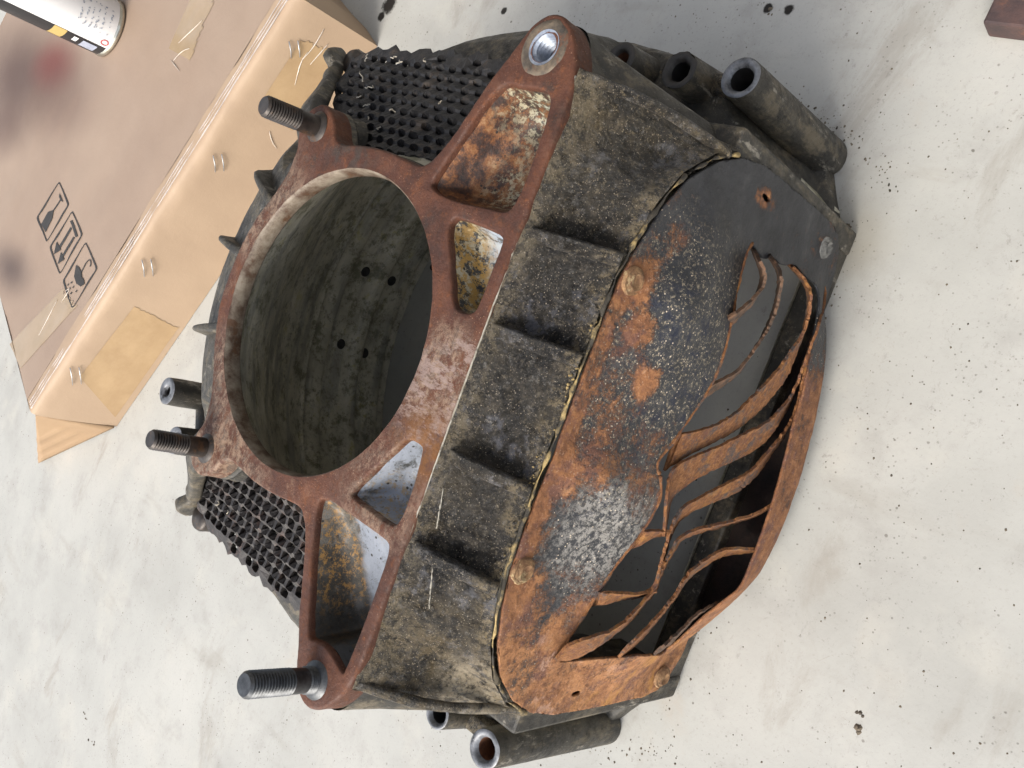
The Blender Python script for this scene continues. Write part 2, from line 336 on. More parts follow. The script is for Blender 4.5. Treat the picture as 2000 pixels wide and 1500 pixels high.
def mat_cover():
    """sheet steel: old dark paint, breaking into orange rust"""
    s = NT('rusty_painted_sheet')
    a = s.noise(34, 9, .68, .3); b = s.noise(120, 8, .75, off=(2, 2, 2)); c = s.noise(480, 6, .75, off=(1, 3, 9)); d = s.noise(60, 7, .7, off=(6, 1, 8))
    x = s.n('ShaderNodeSeparateXYZ'); s.l(s.pos, x.inputs[0]); X, Z = x.outputs[0], x.outputs[2]
    paint = s.ramp(d, [(.35, (.014, .015, .018)), (.55, (.028, .029, .033)), (.7, (.055, .055, .056))])
    crumb = s.math('MULTIPLY', s.rng(s.noise(560, 7, .85, off=(4, 4, 1)), .53, .6), s.blob((.035, -.165, .18), .05, .085, warp=.4)); paint = s.mix(paint, (.36, .3, .21), s.math('MULTIPLY', crumb, .85))
    paint = s.mix(paint, (.012, .015, .028), s.math('MULTIPLY', s.rng(b, .5, .6), s.blob((.02, -.165, .18), .05, .08)))
    gry = s.mul(s.rng(s.noise(330, 8, .85, off=(3, 8, 1)), .46, .56), s.add(s.blob((-.045, -.18, .185), .02, .05), s.blob((-.09, -.165, .17), .006, .025)))
    paint = s.mix(paint, (.34, .32, .29), s.math('MULTIPLY', gry, .8))
    rust = s.ramp(b, [(.27, (.07, .03, .018)), (.43, (.17, .07, .03)), (.58, (.29, .125, .05)), (.75, (.4, .22, .1))])
    rust = s.mix(rust, (.12, .055, .045), s.rng(d, .48, .6, 0, .75)); rust = s.mix(rust, (.42, .26, .17), s.rng(c, .57, .68, 0, .6)); rust = s.mix(rust, (.03, .022, .02), s.rng(s.noise(260, 7, .8, off=(9, 3, 1)), .57, .66, 0, .7))
    rust = s.mix(rust, (.44, .27, .19), s.mul(s.rng(s.noise(90, 8, .7, off=(5, 5, 5)), .55, .65), s.blob((-.115, -.16, .15), .02, .05)))
    rust = s.mix(rust, (.5, .24, .1), s.math('MULTIPLY', s.rng(s.noise(110, 9, .82, off=(6, 16, 5)), .44, .58), s.rng(X, -.06, -.12, .0, .6)))
    rust = s.mix(rust, (.42, .2, .05), s.math('MULTIPLY', s.rng(a, .48, .62), s.blob((-.145, -.15, .07), .03, .07)))
    # where the paint is gone: threshold falls towards the left end and the lower rim
    k = s.math('ADD', a, s.rng(X, -.13, .05, .3, -.13, False)); k = s.math('ADD', k, s.math('MULTIPLY', s.rng(Z, .05, .12, .34, 0, False), s.rng(X, .05, .1, 1, .25)))
    k = s.math('ADD', k, s.math('MULTIPLY', s.mul(s.rng(Z, .212, .219), s.rng(X, .066, .045)), .2))
    k = s.math('ADD', k, s.math('MULTIPLY', s.add(s.blob((.095, -.155, .2), .002, .012, warp=.7), s.add(s.blob((.05, -.155, .205), .003, .012, warp=.7), s.blob((.03, -.16, .19), .002, .012, warp=.7))), .28))
    k = s.math('ADD', k, s.math('MULTIPLY', s.blob((.03, -.149, .222), .02, .045, scl=(.3, 1, 1.3)), .16))
    k = s.math('ADD', k, s.math('MULTIPLY', s.blob((-.01, -.17, .165), .012, .035), .16))
    k = s.math('ADD', k, s.math('MULTIPLY', s.add(s.blob((.134, -.15, .133), .004, .013, scl=(1.6, 1, .7)), s.blob((.066, -.15, .216), .006, .014)), .3))
    k = s.math('SUBTRACT', k, s.math('MULTIPLY', s.blob((-.05, -.18, .19), .018, .045), .2))
    k = s.math('ADD', k, s.math('MULTIPLY', s.math('SUBTRACT', b, .5), .55))
    k = s.math('ADD', k, s.math('MULTIPLY', s.math('SUBTRACT', c, .5), .45))
    k = s.math('ADD', k, s.math('MULTIPLY', s.math('SUBTRACT', s.noise(900, 4, .8, off=(2, 4, 2)), .5), .3)); fac = s.rng(k, .52, .74)
    col = s.mix(paint, rust, fac)
    gl = s.math('LESS_THAN', s.vor(430), .15); col = s.mix(col, (.66, .55, .42), s.math('MULTIPLY', s.mul(gl, s.mul(s.rng(d, .4, .52), s.mul(s.rng(X, .12, .09), s.rng(fac, 0, 1, 1, .25)))), .85))
    h = s.math('ADD', s.math('MULTIPLY', c, .5), s.math('MULTIPLY', s.math('MULTIPLY', b, fac), 1.2)); n = s.bump(h, .75, .0014); n = s.bump(d, .25, .002, n)
    return s.out(s.scale(col, .84), s.rng(fac, 0, 1, .5, .85), 0, n, .4)
def mat_simple(name, c0, c1, sc=120, rough=.6, metal=0., bump=.4, dist=.0008, spots=None, lo=.35, hi=.65):
    c0, c1 = (tuple(q * .72 for q in k_) for k_ in (c0, c1)); spots = tuple(q * .72 for q in spots) if spots else None
    s = NT(name); a = s.noise(sc, 7, .7); b = s.noise(sc * 4, 5, .7, off=(3, 3, 1))
    col = s.ramp(a, [(lo, c0), (hi, c1)])
    if spots: col = s.mix(col, spots, s.rng(s.noise(sc * .6, 8, .75, off=(8, 8, 8)), .54, .62, 0, .9))
    n = s.bump(s.math('ADD', a, s.math('MULTIPLY', b, .5)), bump, dist)
    return s.out(col, rough, metal, n)
def mat_concrete():
    s = NT('trowelled_concrete')
    a = s.noise(5, 8, .6); b = s.noise(22, 8, .65, off=(4, 1, 0)); c = s.noise(160, 6, .7, off=(1, 1, 0)); d = s.noise(9, 6, .6, off=(7, 3, 0), scl=(3, .8, 1))
    col = s.ramp(a, [(.3, (.42, .415, .392)), (.5, (.5, .494, .468)), (.7, (.57, .558, .525))])
    col = s.mix(col, (.36, .345, .325), s.rng(b, .5, .7, 0, .4))
    col = s.mix(col, (.66, .62, .55), s.rng(s.noise(13, 7, .6, off=(2, 9, 0)), .52, .7, 0, .3)); col = s.mix(col, (.37, .36, .34), s.rng(s.noise(400, 4, .8, off=(2, 9, 7)), .55, .7, 0, .5)); col = s.mix(col, (.33, .3, .26), s.rng(s.noise(6, 8, .7, .4, off=(22, 9, 0), scl=(1, 2.2, 1)), .56, .7, 0, .5))
    col = s.mix(col, (.37, .35, .31), s.rng(d, .57, .75, 0, .5))
    col = s.mix(col, (.5, .42, .34), s.rng(s.noise(11, 6, .6, off=(12, 4, 0)), .62, .75, 0, .5))
    # pores and pepper specks
    sp = s.vor(230, (0, 0, .1)); k = s.rng(s.noise(16, 6, .65, off=(3, 13, 0)), .42, .6)
    col = s.mix(col, (.16, .145, .13), s.math('MULTIPLY', s.mul(s.rng(s.math('ADD', sp, s.math('MULTIPLY', s.math('SUBTRACT', c, .5), .3)), .08, .17, 1, 0), k), .7))
    sp2 = s.vor(75, (.3, 0, .1)); col = s.mix(col, (.12, .1, .085), s.math('MULTIPLY', s.mul(s.rng(s.math('ADD', sp2, s.math('MULTIPLY', c, .22)), .15, .19, 1, 0), s.rng(s.noise(8, 5, .6, off=(9, 2, 0)), .45, .55)), .75))
    col = s.mix(col, (.33, .32, .3), s.rng(s.noise(85, 9, .85, .6, off=(3, 2, 0), scl=(1, 1.4, 1)), .56, .68, 0, .6))
    col = s.mix(col, (.25, .235, .21), s.math('MULTIPLY', s.rng(s.noise(130, 8, .85, .2, off=(13, 2, 0), scl=(1.6, .8, 1)), .6, .67), .55))
    col = s.mix(col, (.24, .225, .2), s.mul(s.rng(s.noise(260, 6, .8, off=(1, 22, 0)), .6, .68), s.rng(b, .42, .58)))
    sc_ = s.math('ABSOLUTE', s.math('SUBTRACT', s.noise(7, 3, .5, 1.5, off=(31, 2, 0)), .5)); col = s.mix(col, (.36, .34, .31), s.mul(s.rng(sc_, .0005, .003, 1, 0), s.rng(s.noise(30, 6, .8, off=(5, 31, 0)), .58, .64, 0, .5)))
    col = s.mix(col, (.3, .28, .26), s.rng(s.math('ADD', s.noise(60, 9, .8, off=(6, 6, 0)), s.math('MULTIPLY', b, .25)), .74, .8, 0, .6))
    sx, sy = atz(1648, 470, 0)[:2]; col = s.mix(col, (.36, .31, .22), s.math('MULTIPLY', s.blob((sx, sy, 0), .006, .04), .45))
    for (cx, cy, r) in STAINS: col = s.mix(col, (.02, .016, .013), s.blob((cx, cy, 0), r * .6, r, warp=.8, wsc=120))
    n = s.bump(c, .25, .0006); n = s.bump(b, .2, .0015, n)
    return s.out(s.scale(col, (.71, .71, .695)), .7, 0, n, .3)
def mat_card(name, base, dark, refl_patches):
    s = NT(name); a = s.noise(7, 5, .6); b = s.noise(300, 4, .6, scl=(1, 1, 1)); 
    st = s.noise(24, 4, .5, off=(1, 5, 2), scl=(.25, .9, 1))
    col = s.ramp(a, [(.3, dark), (.65, base)])
    col = s.mix(col, tuple(q * 1.04 for q in base), s.rng(st, .45, .7, 0, .25))
    for (c, r0, r1, scl, cc, f) in refl_patches: col = s.mix(col, cc, s.math('MULTIPLY', s.blob(c, r0, r1, scl, .2, 14), f))  # lid reflections mixed into the base colour
    n = s.bump(b, .15, .0004); n = s.bump(s.noise(45, 8, .75, off=(3, 3, 3)), .3, .0015, n)
    return s.out(s.scale(col, (.7, .69, .685)), .6, 0, n, .35)

STAINS = [tuple(atz(x, y, 0)[:2]) + (r,) for x, y, r in ((1500, 16, .0042), (1541, 18, .0042), (760, 8, .012), (745, 32, .006), (985, 20, .004), (1655, 1420, .0))[:5]]
M_RUST = mat_rust_plate(); M_GRIME = mat_grime(); M_RIB = mat_grime(True); M_SHELL = mat_shell(); M_INT = mat_interior(); M_POCKET = mat_pocket(); M_COVER = mat_cover()
M_STUD = mat_simple('dark_stud_steel', (.028, .024, .022), (.085, .07, .06), 160, .42, .5, .3, .0004, (.12, .07, .04))
M_STUD2 = mat_simple('grey_stud_steel', (.04, .042, .045), (.12, .125, .13), 160, .38, .6, .3, .0004)
M_BRIGHT = mat_simple('bright_thread', (.16, .18, .23), (.42, .47, .55), 200, .4, .3, .2, .0003)
M_BOSS = mat_simple('worn_boss_face', (.07, .072, .078), (.3, .31, .33), 110, .45, .35, .4, .0006, (.03, .028, .025))
M_BOSSD = mat_simple('dirty_boss_face', (.018, .016, .014), (.05, .042, .034), 110, .6, 0, .7, .001)
M_HOLE = mat_simple('hole_dark', (.005, .005, .006), (.02, .018, .016), 100, .6)
M_HOLER = mat_simple('hole_rust', (.05, .018, .01), (.19, .075, .03), 160, .7)
M_MESH = mat_simple('sooty_mesh_steel', (.012, .012, .014), (.04, .037, .036), 150, .55, .1, .8, .0008, (.085, .065, .05))
M_MESH2 = mat_simple('rust_black_mesh_steel', (.016, .013, .012), (.05, .042, .038), 150, .55, .1, .8, .0008, (.075, .045, .035))
M_BOLT = mat_simple('rusted_bolt', (.13, .055, .025), (.42, .24, .11), 190, .8, 0, .9, .0012, (.52, .38, .2))
M_BOLT2 = mat_simple('grey_bolt', (.09, .09, .085), (.34, .33, .3), 190, .6, .2, .8, .001, (.05, .045, .04))
M_EDGE = mat_simple('sandy_gasket', (.05, .042, .03), (.5, .36, .15), 70, .85, 0, 1., .002, (.03, .026, .02), .48, .6)
M_PALE = mat_simple('pale_worn_edge', (.28, .25, .19), (.52, .49, .42), 170, .6, .1, .6, .0008, (.12, .1, .075))
def mat_band():
    s = NT('vane_rust'); a = s.noise(320, 7, .85); b = s.noise(60, 8, .75, off=(4, 4, 4)); c = s.noise(140, 8, .8, off=(8, 1, 1))
    col = s.ramp(a, [(.3, (.07, .028, .014)), (.48, (.24, .1, .038)), (.62, (.42, .2, .08)), (.75, (.55, .33, .17))])
    col = s.mix(col, (.15, .07, .05), s.rng(c, .5, .6, 0, .8)); col = s.mix(col, (.075, .075, .078), s.mul(s.rng(b, .52, .57), s.rng(a, .35, .6, 1, .4)))
    col = s.mix(col, (.42, .2, .05), s.rng(s.noise(45, 7, .75, off=(1, 14, 4)), .56, .64, 0, .6))
    return s.out(s.scale(col, .8), .85, 0, s.bump(s.math('ADD', a, c), .9, .0016), .3)
M_BAND = mat_band()
M_VANE = mat_simple('vane_dark_rust', (.03, .02, .014), (.2, .1, .05), 200, .8, 0, .8, .001, (.03, .028, .028))
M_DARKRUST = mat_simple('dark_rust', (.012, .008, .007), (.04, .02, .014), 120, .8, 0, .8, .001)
M_RIM = mat_simple('bore_lip', (.09, .05, .03), (.3, .25, .19), 90, .5, .15, .5, .0006, (.12, .055, .025), .38, .62)
M_LINT = mat_simple('lint', (.35, .3, .22), (.6, .56, .48), 300, .9)

# ------------------------------------------------------------------ ground
N = 60
gv = []; 
for i in range(N + 1):
    for j in range(N + 1):
        u = (i / N * 2 - 1); v_ = (j / N * 2 - 1); gv.append((12 * u ** 3 + .0, 12 * v_ ** 3 + .2, 0))
floor = mk('floor', gv, [(i * (N + 1) + j, (i + 1) * (N + 1) + j, (i + 1) * (N + 1) + j + 1, i * (N + 1) + j + 1) for i in range(N) for j in range(N)], mat_concrete(), None, smooth=False)
floor['kind'] = 'structure'
floor['label'] = 'pale speckled concrete floor under everything'
mb = MB(); mb.box((1.15, .4, 1.3), (.12, 5.0, 2.6)); shade_wall = mb.build('wall', mat_simple('added_shade_wall', (.16, .15, .14), (.24, .23, .21), 12, .8), None, smooth=False); shade_wall['kind'] = 'structure'; shade_wall['label'] = 'grey wall added out of view to shade the floor right of the housing'  # unseen slab, added so the floor darkens towards this side
def outl_floor(a): return min(.240, .139 / max(1e-3, -math.sin(a)) if abs(math.tan(a)) > .86 else .240)
grit = MB(); rg = random.Random(5)
def crumb(p, r, mb):
    q = [(math.cos(a) * r * rg.uniform(.6, 1.3), math.sin(a) * r * rg.uniform(.5, 1.1)) for a in [k * 1.047 for k in range(6)]]
    v = [(p[0] + a, p[1] + b, p[2]) for a, b in q] + [(p[0] + rg.uniform(-.2, .2) * r, p[1], p[2] + r * rg.uniform(.4, .9))]
    mb.add(v, [(k, (k + 1) % 6, 6) for k in range(6)])
for _ in range(500):
    x, y = rg.uniform(0, 2000), rg.uniform(0, 1500)
    p = atz(x, y, 0)
    if p[1] > 1.6: continue
    crumb(p, rg.choice((.0003, .0004, .0005, .0006, .0008)), grit)
for (x, y, r) in ((1655, 448, .003), (1645, 438, .002), (1672, 1424, .0032), (1678, 1392, .002), (170, 1397, .0022), (180, 1448, .0024), (5, 1425, .0006), (1500, 25, .002)):
    for _ in range(4): crumb(atz(x + rg.uniform(-8, 8), y + rg.uniform(-8, 8), 0), r * rg.uniform(.4, .8), grit)
for k in range(420):
    a_ = rg.uniform(-2.9, -.25); rr_ = outl_floor(a_) + abs(rg.gauss(0, .006)) + .001
    crumb((rr_ * math.cos(a_), rr_ * math.sin(a_), 0), rg.choice((.0003, .0004, .0006, .0009)), grit)
go = grit.build('grit', mat_simple('dark_grit', (.05, .04, .03), (.2, .16, .11), 60, .9), None, smooth=False)
go['kind'] = 'stuff'; go['label'] = 'dark crumbs of dirt scattered over the concrete floor'; go['category'] = 'grit'

# ------------------------------------------------------------------ the housing
H = .25
ROOT = empty('gearbox_housing', (0, 0, 0), 'greasy rust-topped cast housing with round bore, three studs and torn vented sheet cover', 'machine part')
half = [(.0, -.1078), (.03, -.1083), (.07, -.1087), (.1126, -.109), (.13, -.1088), (.1408, -.1075), (.1505, -.1034), (.159, -.0975), (.1642, -.0905), (.1650, -.0834),
        (.1608, -.0765), (.1545, -.0730), (.1466, -.0695), (.1362, -.0640), (.1262, -.0590), (.1069, -.0521), (.0947, -.0453), (.0893, -.0403), (.0870, -.0359), (.0874, -.0287),
        (.0898, -.0143), (.0908, 0), (.0902, .0151), (.0878, .0313), (.0925, .0396), (.1004, .0441), (.1064, .0518), (.1072, .0596), (.1037, .0665), (.0965, .0705), (.0883, .0696),
        (.0823, .0655), (.0731, .0662), (.064, .0675), (.053, .0735), (.0366, .083), (.0163, .0895), (0, .0905)]
outl = half + [(-x, y) for x, y in half[-2:0:-1]]
outl = resample(chaikin(outl, 2), .0022)
circ = lambda c, r, n: [(c[0] + r * math.cos(2 * math.pi * k / n), c[1] + r * math.sin(2 * math.pi * k / n)) for k in range(n)]
bore = circ((0, 0), .0803, 150)
PA = [(.0824, -.0458), (.0928, -.0492), (.1064, -.0552), (.1210, -.0607), (.1300, -.0662), (.1345, -.0715), (.1335, -.08), (.134, -.088), (.1335, -.0973), (.1288, -.1020), (.1201, -.1036), (.1051, -.104), (.0865, -.104), (.0776, -.1014), (.0763, -.0963), (.0764, -.0861), (.0755, -.0711), (.0765, -.0541), (.0796, -.0468)]
PB = [(.0643, -.0661), (.0699, -.0682), (.0708, -.0712), (.0704, -.0857), (.0687, -.1022), (.0641, -.1039), (.0507, -.1037), (.0371, -.1033), (.0307, -.1018), (.0290, -.0930), (.0314, -.0866), (.0454, -.0785)]
PC = [(-x, y) for x, y in [(.0300, -.0891), (.0297, -.0986), (.0321, -.1016), (.0459, -.1033), (.0594, -.1039), (.0687, -.1023), (.0709, -.0980), (.0704, -.0842), (.0700, -.0673), (.0669, -.0656), (.0590, -.0696), (.0424, -.0803), (.0330, -.0863)]]
PD = [(-.0797, -.0449), (-.0766, -.0497), (-.0752, -.0539), (-.0755, -.0692), (-.0755, -.0961), (-.0765, -.1011), (-.0795, -.1030), (-.0901, -.1040), (-.1103, -.104), (-.1257, -.1036), (-.1401, -.1033), (-.1417, -.1018), (-.1384, -.0910), (-.1370, -.0853), (-.1380, -.0790), (-.1400, -.0738), (-.1370, -.0704), (-.1234, -.0637), (-.1105, -.0575), (-.1006, -.0530)]
pockets = [resample(chaikin(p, 2), .0018) for p in (PA, PB, PC, PD)]
HOLE = (.1506, -.0868); hole = circ(HOLE, .0066, 36)
def ztop(q): return H + .00035 * nz((q[0], q[1], 0), 70) + .0002 * nz((q[0], q[1], 5), 300)
V, F = cdt(outl, [bore] + pockets + [hole], .0028)
mb = MB(); mb.add([(q[0], q[1], ztop(q)) for q in V], F)
mb.grid(strip(outl, [(0, 0), (.0006, -.0002), (.0012, -.0009), (.0015, -.002), (.0015, -.006), (.002, -.012)], zfun=ztop), True)
for hl in pockets: mb.grid(strip(hl, [(0, 0), (.0005, -.0002), (.001, -.0008), (.0012, -.002), (.0013, -.004)], zfun=ztop, inward=True), True)
mk('top_flange', mb.v, mb.f, M_RUST, ROOT)
# sides of the ring and arms below the flange
P = strip(outl, [(.002, -.012), (.0026, -.02), (.0028, -.034), (.0022, -.05)], zfun=ztop)
P = [[(x, y, max(z, H - (.0155 if math.hypot(q[0], q[1]) < .0935 or q[1] > -.01 else .06))) for x, y, z in row] for q, row in zip(loopnormals(outl)[0], P)]
mb = MB(); mb.grid(P, True); mb.build('flange_skirt', M_SHELL, ROOT)
# bore lip
mb = MB(); prof = [(.0803, 0), (.0801, -.0006), (.0795, -.0012), (.0792, -.0095), (.0798, -.0103), (.084, -.0115)]
P = []
for k in range(150):
    a = 2 * math.pi * k / 150; P.append([(r * math.cos(a), r * math.sin(a), (ztop((r * math.cos(a), r * math.sin(a))) if dz == 0 else H + dz)) for r, dz in prof])
mb.grid(P, True); mb.build('bore_lip', M_RIM, ROOT)
# pockets
def pocket(loop, cen, depth, shr, nm='pocket'):
    p, n = loopnormals(loop); mb = MB(); P = []
    cen = np.array(cen)
    prof = [(0, 0), (.12, .18), (.25, .42), (.42, .68), (.6, .84), (.8, .95), (1, 1), (1.25, 1.02), (1.6, 1.04), (2.1, 1.05), (2.7, 1.06)]
    for q, nn in zip(p, n):
        q0 = q - nn * .0013; row = []
        for s_, d_ in prof:
            r = q0 + (cen - q0) * shr * s_
            z = H - .004 - depth(r) * d_ + .0006 * nz((r[0], r[1], 3), 120)
            row.append((r[0], r[1], z))
        P.append(row)
    mb.grid(P, True); k = len(prof); last = [r[-1] for r in P]; mb.add(last, [tuple(range(len(last)))])
    return mb.build(nm, M_POCKET, ROOT)
pocket(pockets[0], (.108, -.094), lambda r: .012 + .10 * max(0, r[0] - .075) + .25 * max(0, -.06 - r[1]) , .33)
pocket(pockets[1], (.05, -.092), lambda r: .010 + .22 * max(0, -.065 - r[1]), .3)
pocket(pockets[2], (-.052, -.098), lambda r: .009 + .16 * max(0, -.065 - r[1]) + .14 * max(0, -.04 - r[0]), .33)
pocket(pockets[3], (-.105, -.097), lambda r: .010 + .30 * max(0, -.085 - r[0]) + .1 * max(0, -.07 - r[1]), .3)
# threaded hole
mb = MB(); pr_ = [(.0082, .0004), (.0066, -.0001)]
for k in range(12): pr_ += [(.0066, -.0006 - k * .0022), (.0054, -.0017 - k * .0022)]
pr_ += [(.005, -.03), (.0, -.031)]
mb.lathe(pr_, (HOLE[0], HOLE[1], H), n=36); mb.build('threaded_hole', M_BRIGHT, ROOT, angle=25)
# raised collar round the threaded hole
mb = MB(); mb.lathe([(.0082, .0003), (.0105, .0004), (.0125, .0003), (.0132, -.0008)], (HOLE[0], HOLE[1], H), n=40, wob=.05); mb.build('boss_face', mat_simple('boss_face', (.05, .04, .03), (.2, .15, .1), 110, .7, 0, .7, .001, (.14, .055, .025)), ROOT)

# studs
def stud(x, y, L, r, mat, tilt=(0, 0), basethread=False):
    mb = MB(); z0 = H; pr_ = [(r * 1.5, .0), (r * 1.25, .0012), (r, .0018)]
    sm = L * .38
    if basethread:
        for k in range(4): pr_ += [(r * 1.04, .002 + k * .0012), (r * .93, .0026 + k * .0012)]
    pr_ += [(r * .97, sm)]
    k = sm
    while k < L - .0016: pr_ += [(r * 1.0, k + .0003), (r * .86, k + .0009)]; k += .0016
    pr_ += [(r * .97, L - .0014), (r * .8, L), (0, L + .0001)]
    ax = Vector((tilt[0], tilt[1], 1)); mb.lathe(pr_, (x, y, z0), ax, n=32); return mb.build('stud', mat, ROOT, angle=35)
s1 = stud(.0953, .0556, .0335, .0059, M_STUD, (-.06, .03)); s1['label'] = 'brown stud beside the right mesh'
s2 = stud(-.0926, .0565, .0335, .0057, M_STUD, (.03, .02)); s2['label'] = 'rusty brown stud at the rear left'
s3 = stud(-.1524, -.0862, .0385, .0061, M_STUD2, (.03, .02), True); s3['label'] = 'grey stud at the front left corner'

# interior bell
prof = [(.084, .2385), (.091, .2325), (.105, .214), (.125, .192), (.15, .168), (.175, .141), (.19, .116), (.1985, .102), (.199, .098), (.2045, .094), (.205, .078), (.2075, .075), (.2075, .05), (.2055, .048), (.2055, .04), (.209, .036), (.2095, .012), (.213, .008), (.213, 0.0005)]
pr2 = []
for (a, b) in zip(prof, prof[1:]):
    for t in np.linspace(0, 1, 4)[:-1]: pr2.append((a[0] * (1 - t) + b[0] * t, a[1] * (1 - t) + b[1] * t))
pr2.append(prof[-1]); mb = MB(); n = 140; P = []; 
YF = -.131
for k in range(n):
    a = 2 * math.pi * k / n; row = []
    for r, z in pr2:
        r_ = r + .0006 * nz((math.cos(a), math.sin(a), z * 4), 8); 
        x_, y_ = r_ * math.cos(a), r_ * math.sin(a); wt = min(1, max(0, (abs(x_) - .08) / .015)) * min(1, max(0, (y_ + .1) / .03)) * min(1, max(0, (.135 - y_) / .03)) * min(1, max(0, (z - .1) / .05))
        row.append((x_, max(YF, y_), z))
    P.append(row)
nv = len(pr2); vv = [q for r in P for q in r]; ff = []
for i in range(n):
    for j in range(nv - 1):
        q = (i * nv + j, ((i + 1) % n) * nv + j, ((i + 1) % n) * nv + j + 1, i * nv + j + 1); c = np.mean([vv[t] for t in q], axis=0)
        if c[1] < YF + .004 and abs(c[0]) < .139 and .018 < c[2] < .215: continue
        ff.append(q)
mk('bell_interior', vv, ff, M_INT, ROOT)
# oil holes in the interior wall
def rz(z):
    for (a, b) in zip(prof, prof[1:]):
        if b[1] <= z <= a[1]: return a[0] + (b[0] - a[0]) * (a[1] - z) / (a[1] - b[1])
for (x, y) in ((714, 531), (765, 549), (666, 672), (712, 690), (848, 520)):
    best = None
    for z in np.linspace(.005, .13, 250):
        q = atz(x, y, z); e = abs(math.hypot(q[0], q[1]) - rz(z))
        if q[1] > 0 and (best is None or e < best[0]): best = (e, q)
    q = Vector(best[1]); d = Vector((-q.x, -q.y, 0)).normalized(); mb = MB()
    mb.lathe([(.0044, .0002), (.0036, .0008), (.003, .0004), (0, .0003)], q - d * .0002, d, n=20); mb.build('oil_hole', M_HOLE, ROOT)

# outer bell shell
poly = [(0, -.137), (.147, -.137), (.159, -.1345), (.19, -.1175), (.215, -.1005), (.2205, -.088)]
def outR(th, R):
    """distance to the outline polygon / circle R in direction th"""
    c, s_ = math.cos(th), math.sin(th); c2 = abs(c); best = R
    pts = poly
    for (a, b) in zip(pts, pts[1:]):
        a = np.array(a) * (R / .238); b = np.array(b) * (R / .238)
        M_ = np.array([[c2, a[0] - b[0]], [s_, a[1] - b[1]]]); 
        if abs(np.linalg.det(M_)) < 1e-9: continue
        t, u = np.linalg.solve(M_, a)
        if t > 0 and -1e-6 <= u <= 1 + 1e-6: best = min(best, t)
    return best
lev = [(0.0005, .238), (.012, .238), (.0145, .2365), (.016, .229), (.05, .225), (.09, .221), (.104, .218), (.111, .213), (.1135, .216), (.122, .213), (.14, .207), (.155, .200), (.168, .192), (.18, .183), (.196, .174), (.208, .164), (.218, .152), (.226, .139), (.232, .122), (.236, .104), (.238, .088)]
n = 220; P = []
for k in range(n):
    th = 2 * math.pi * k / n; row = []
    for z, R in lev:
        fr = min(1, max(0, -R * math.sin(th) / .055)); r = outR(th, R) if z < .112 else R * (1 - .21 * fr * fr * (3 - 2 * fr) * (1 if z > .1134 else .6))
        r += .0009 * nz((math.cos(th), math.sin(th), z * 5), 9)
        x, y = r * math.cos(th), r * math.sin(th)
        if z >= .112: y = max(y, -.119)
        wy = min(1, max(0, (y + .095) / .02)) * min(1, max(0, (.135 - y) / .02))        # sunk below the mesh screens
        if abs(x) > .08 and wy > 0: z = z + (min(z, .2275 - .0305 * (abs(x) - .09) / .075 - .013) - z) * wy
        row.append((x, y, z))
    P.append(row)
nv = len(lev); vv = [q for r in P for q in r]; ff = []
for i in range(n):
    for j in range(nv - 1):
        q = (i * nv + j, ((i + 1) % n) * nv + j, ((i + 1) % n) * nv + j + 1, i * nv + j + 1); c = np.mean([vv[t] for t in q], axis=0)
        if c[1] < -.1 and abs(c[0]) < .142 and c[2] > .018: continue
        if c[1] < -.03 and c[2] > .19: continue
        if math.hypot(c[0], c[1]) < .103 and abs(c[0]) > .05: continue
        ff.append(q)
mk('bell_shell', vv, ff, M_SHELL, ROOT)
# lower front sill and the upright flange face the cover is bolted to
mb = MB(); mb.box((0, -.139, .0105), (.30, .014, .02)); 
for sx in (-1, 1): mb.box((sx * .1485, -.1225, .0855), (.015, .05, .167))
mb.build('front_sill', M_SHELL, ROOT, smooth=False, bevel=.002)

# front wall
cov = [(0, .2238), (.03, .2243), (.0525, .2238), (.0676, .2230), (.085, .2190), (.1025, .2125), (.1186, .2025), (.1335, .1845), (.1422, .166), (.1463, .145), (.1475, .12), (.148, .085), (.1482, .05), (.1455, .035), (.138, .0245), (.126, .019), (.112, .0165)]
covh = [np.array(p) for p in cov]
RIBX = (.0728, .029, -.029, -.0728)
topR = covh[:9]; outline_up = [np.array((-p[0], p[1])) for p in topR[:0:-1]] + topR
outline_up = resample(outline_up, .0015, False)
nx, nyv = 300, 64; P = []
arc = np.linspace(0, 1, nx)
for i in range(nx):
    t = arc[i]; f_ = t * (len(outline_up) - 1); i0 = min(int(f_), len(outline_up) - 2); b2 = outline_up[i0] * (1 - (f_ - i0)) + outline_up[i0 + 1] * (f_ - i0)
    # push the seat 3 mm outside the cover
    tg = outline_up[min(i0 + 1, len(outline_up) - 1)] - outline_up[max(i0 - 1, 0)]; tg /= np.linalg.norm(tg); nn = np.array((-tg[1], tg[0])); b2 = b2 + nn * .0035
    xt = b2[0] * (.1415 / max(abs(outline_up[0][0]), .1)) if abs(b2[0]) < .145 else math.copysign(.1415, b2[0])
    A = np.array((xt, -.1092, H - .0012)); B = np.array((b2[0], -.1480, b2[1])); row = []
    for j in range(nyv):
        v_ = j / (nyv - 1); p = A * (1 - v_) + B * v_
        sag = math.sin(math.pi * v_) * .004 * (1 if abs(p[0]) < .1 else .6)
        q = 0
        for rx in RIBX:
            d = p[0] - rx
            q += -.0042 * math.exp(-((d - .006) / .006) ** 2) + .0012 * math.exp(-((d + .010) / .012) ** 2)
        q -= .0055 * math.exp(-((abs(p[0]) - .124) / .011) ** 2)
        env = min(1, v_ * 5) * min(1, (1 - v_) * 6)
        dn = (q - sag * .5 + .0017 * nz((p[0], v_ * .05, 0), 42, 5) + .0011 * nz((p[0], v_ * .05, 4), 190, 4)) * env
        # raised casting seam marks low on the left panels
        row.append((p[0], p[1] - .58 * dn, p[2] + .81 * dn))
    P.append(row)
mb = MB(); mb.grid(P); mb.build('front_wall', M_GRIME, ROOT)
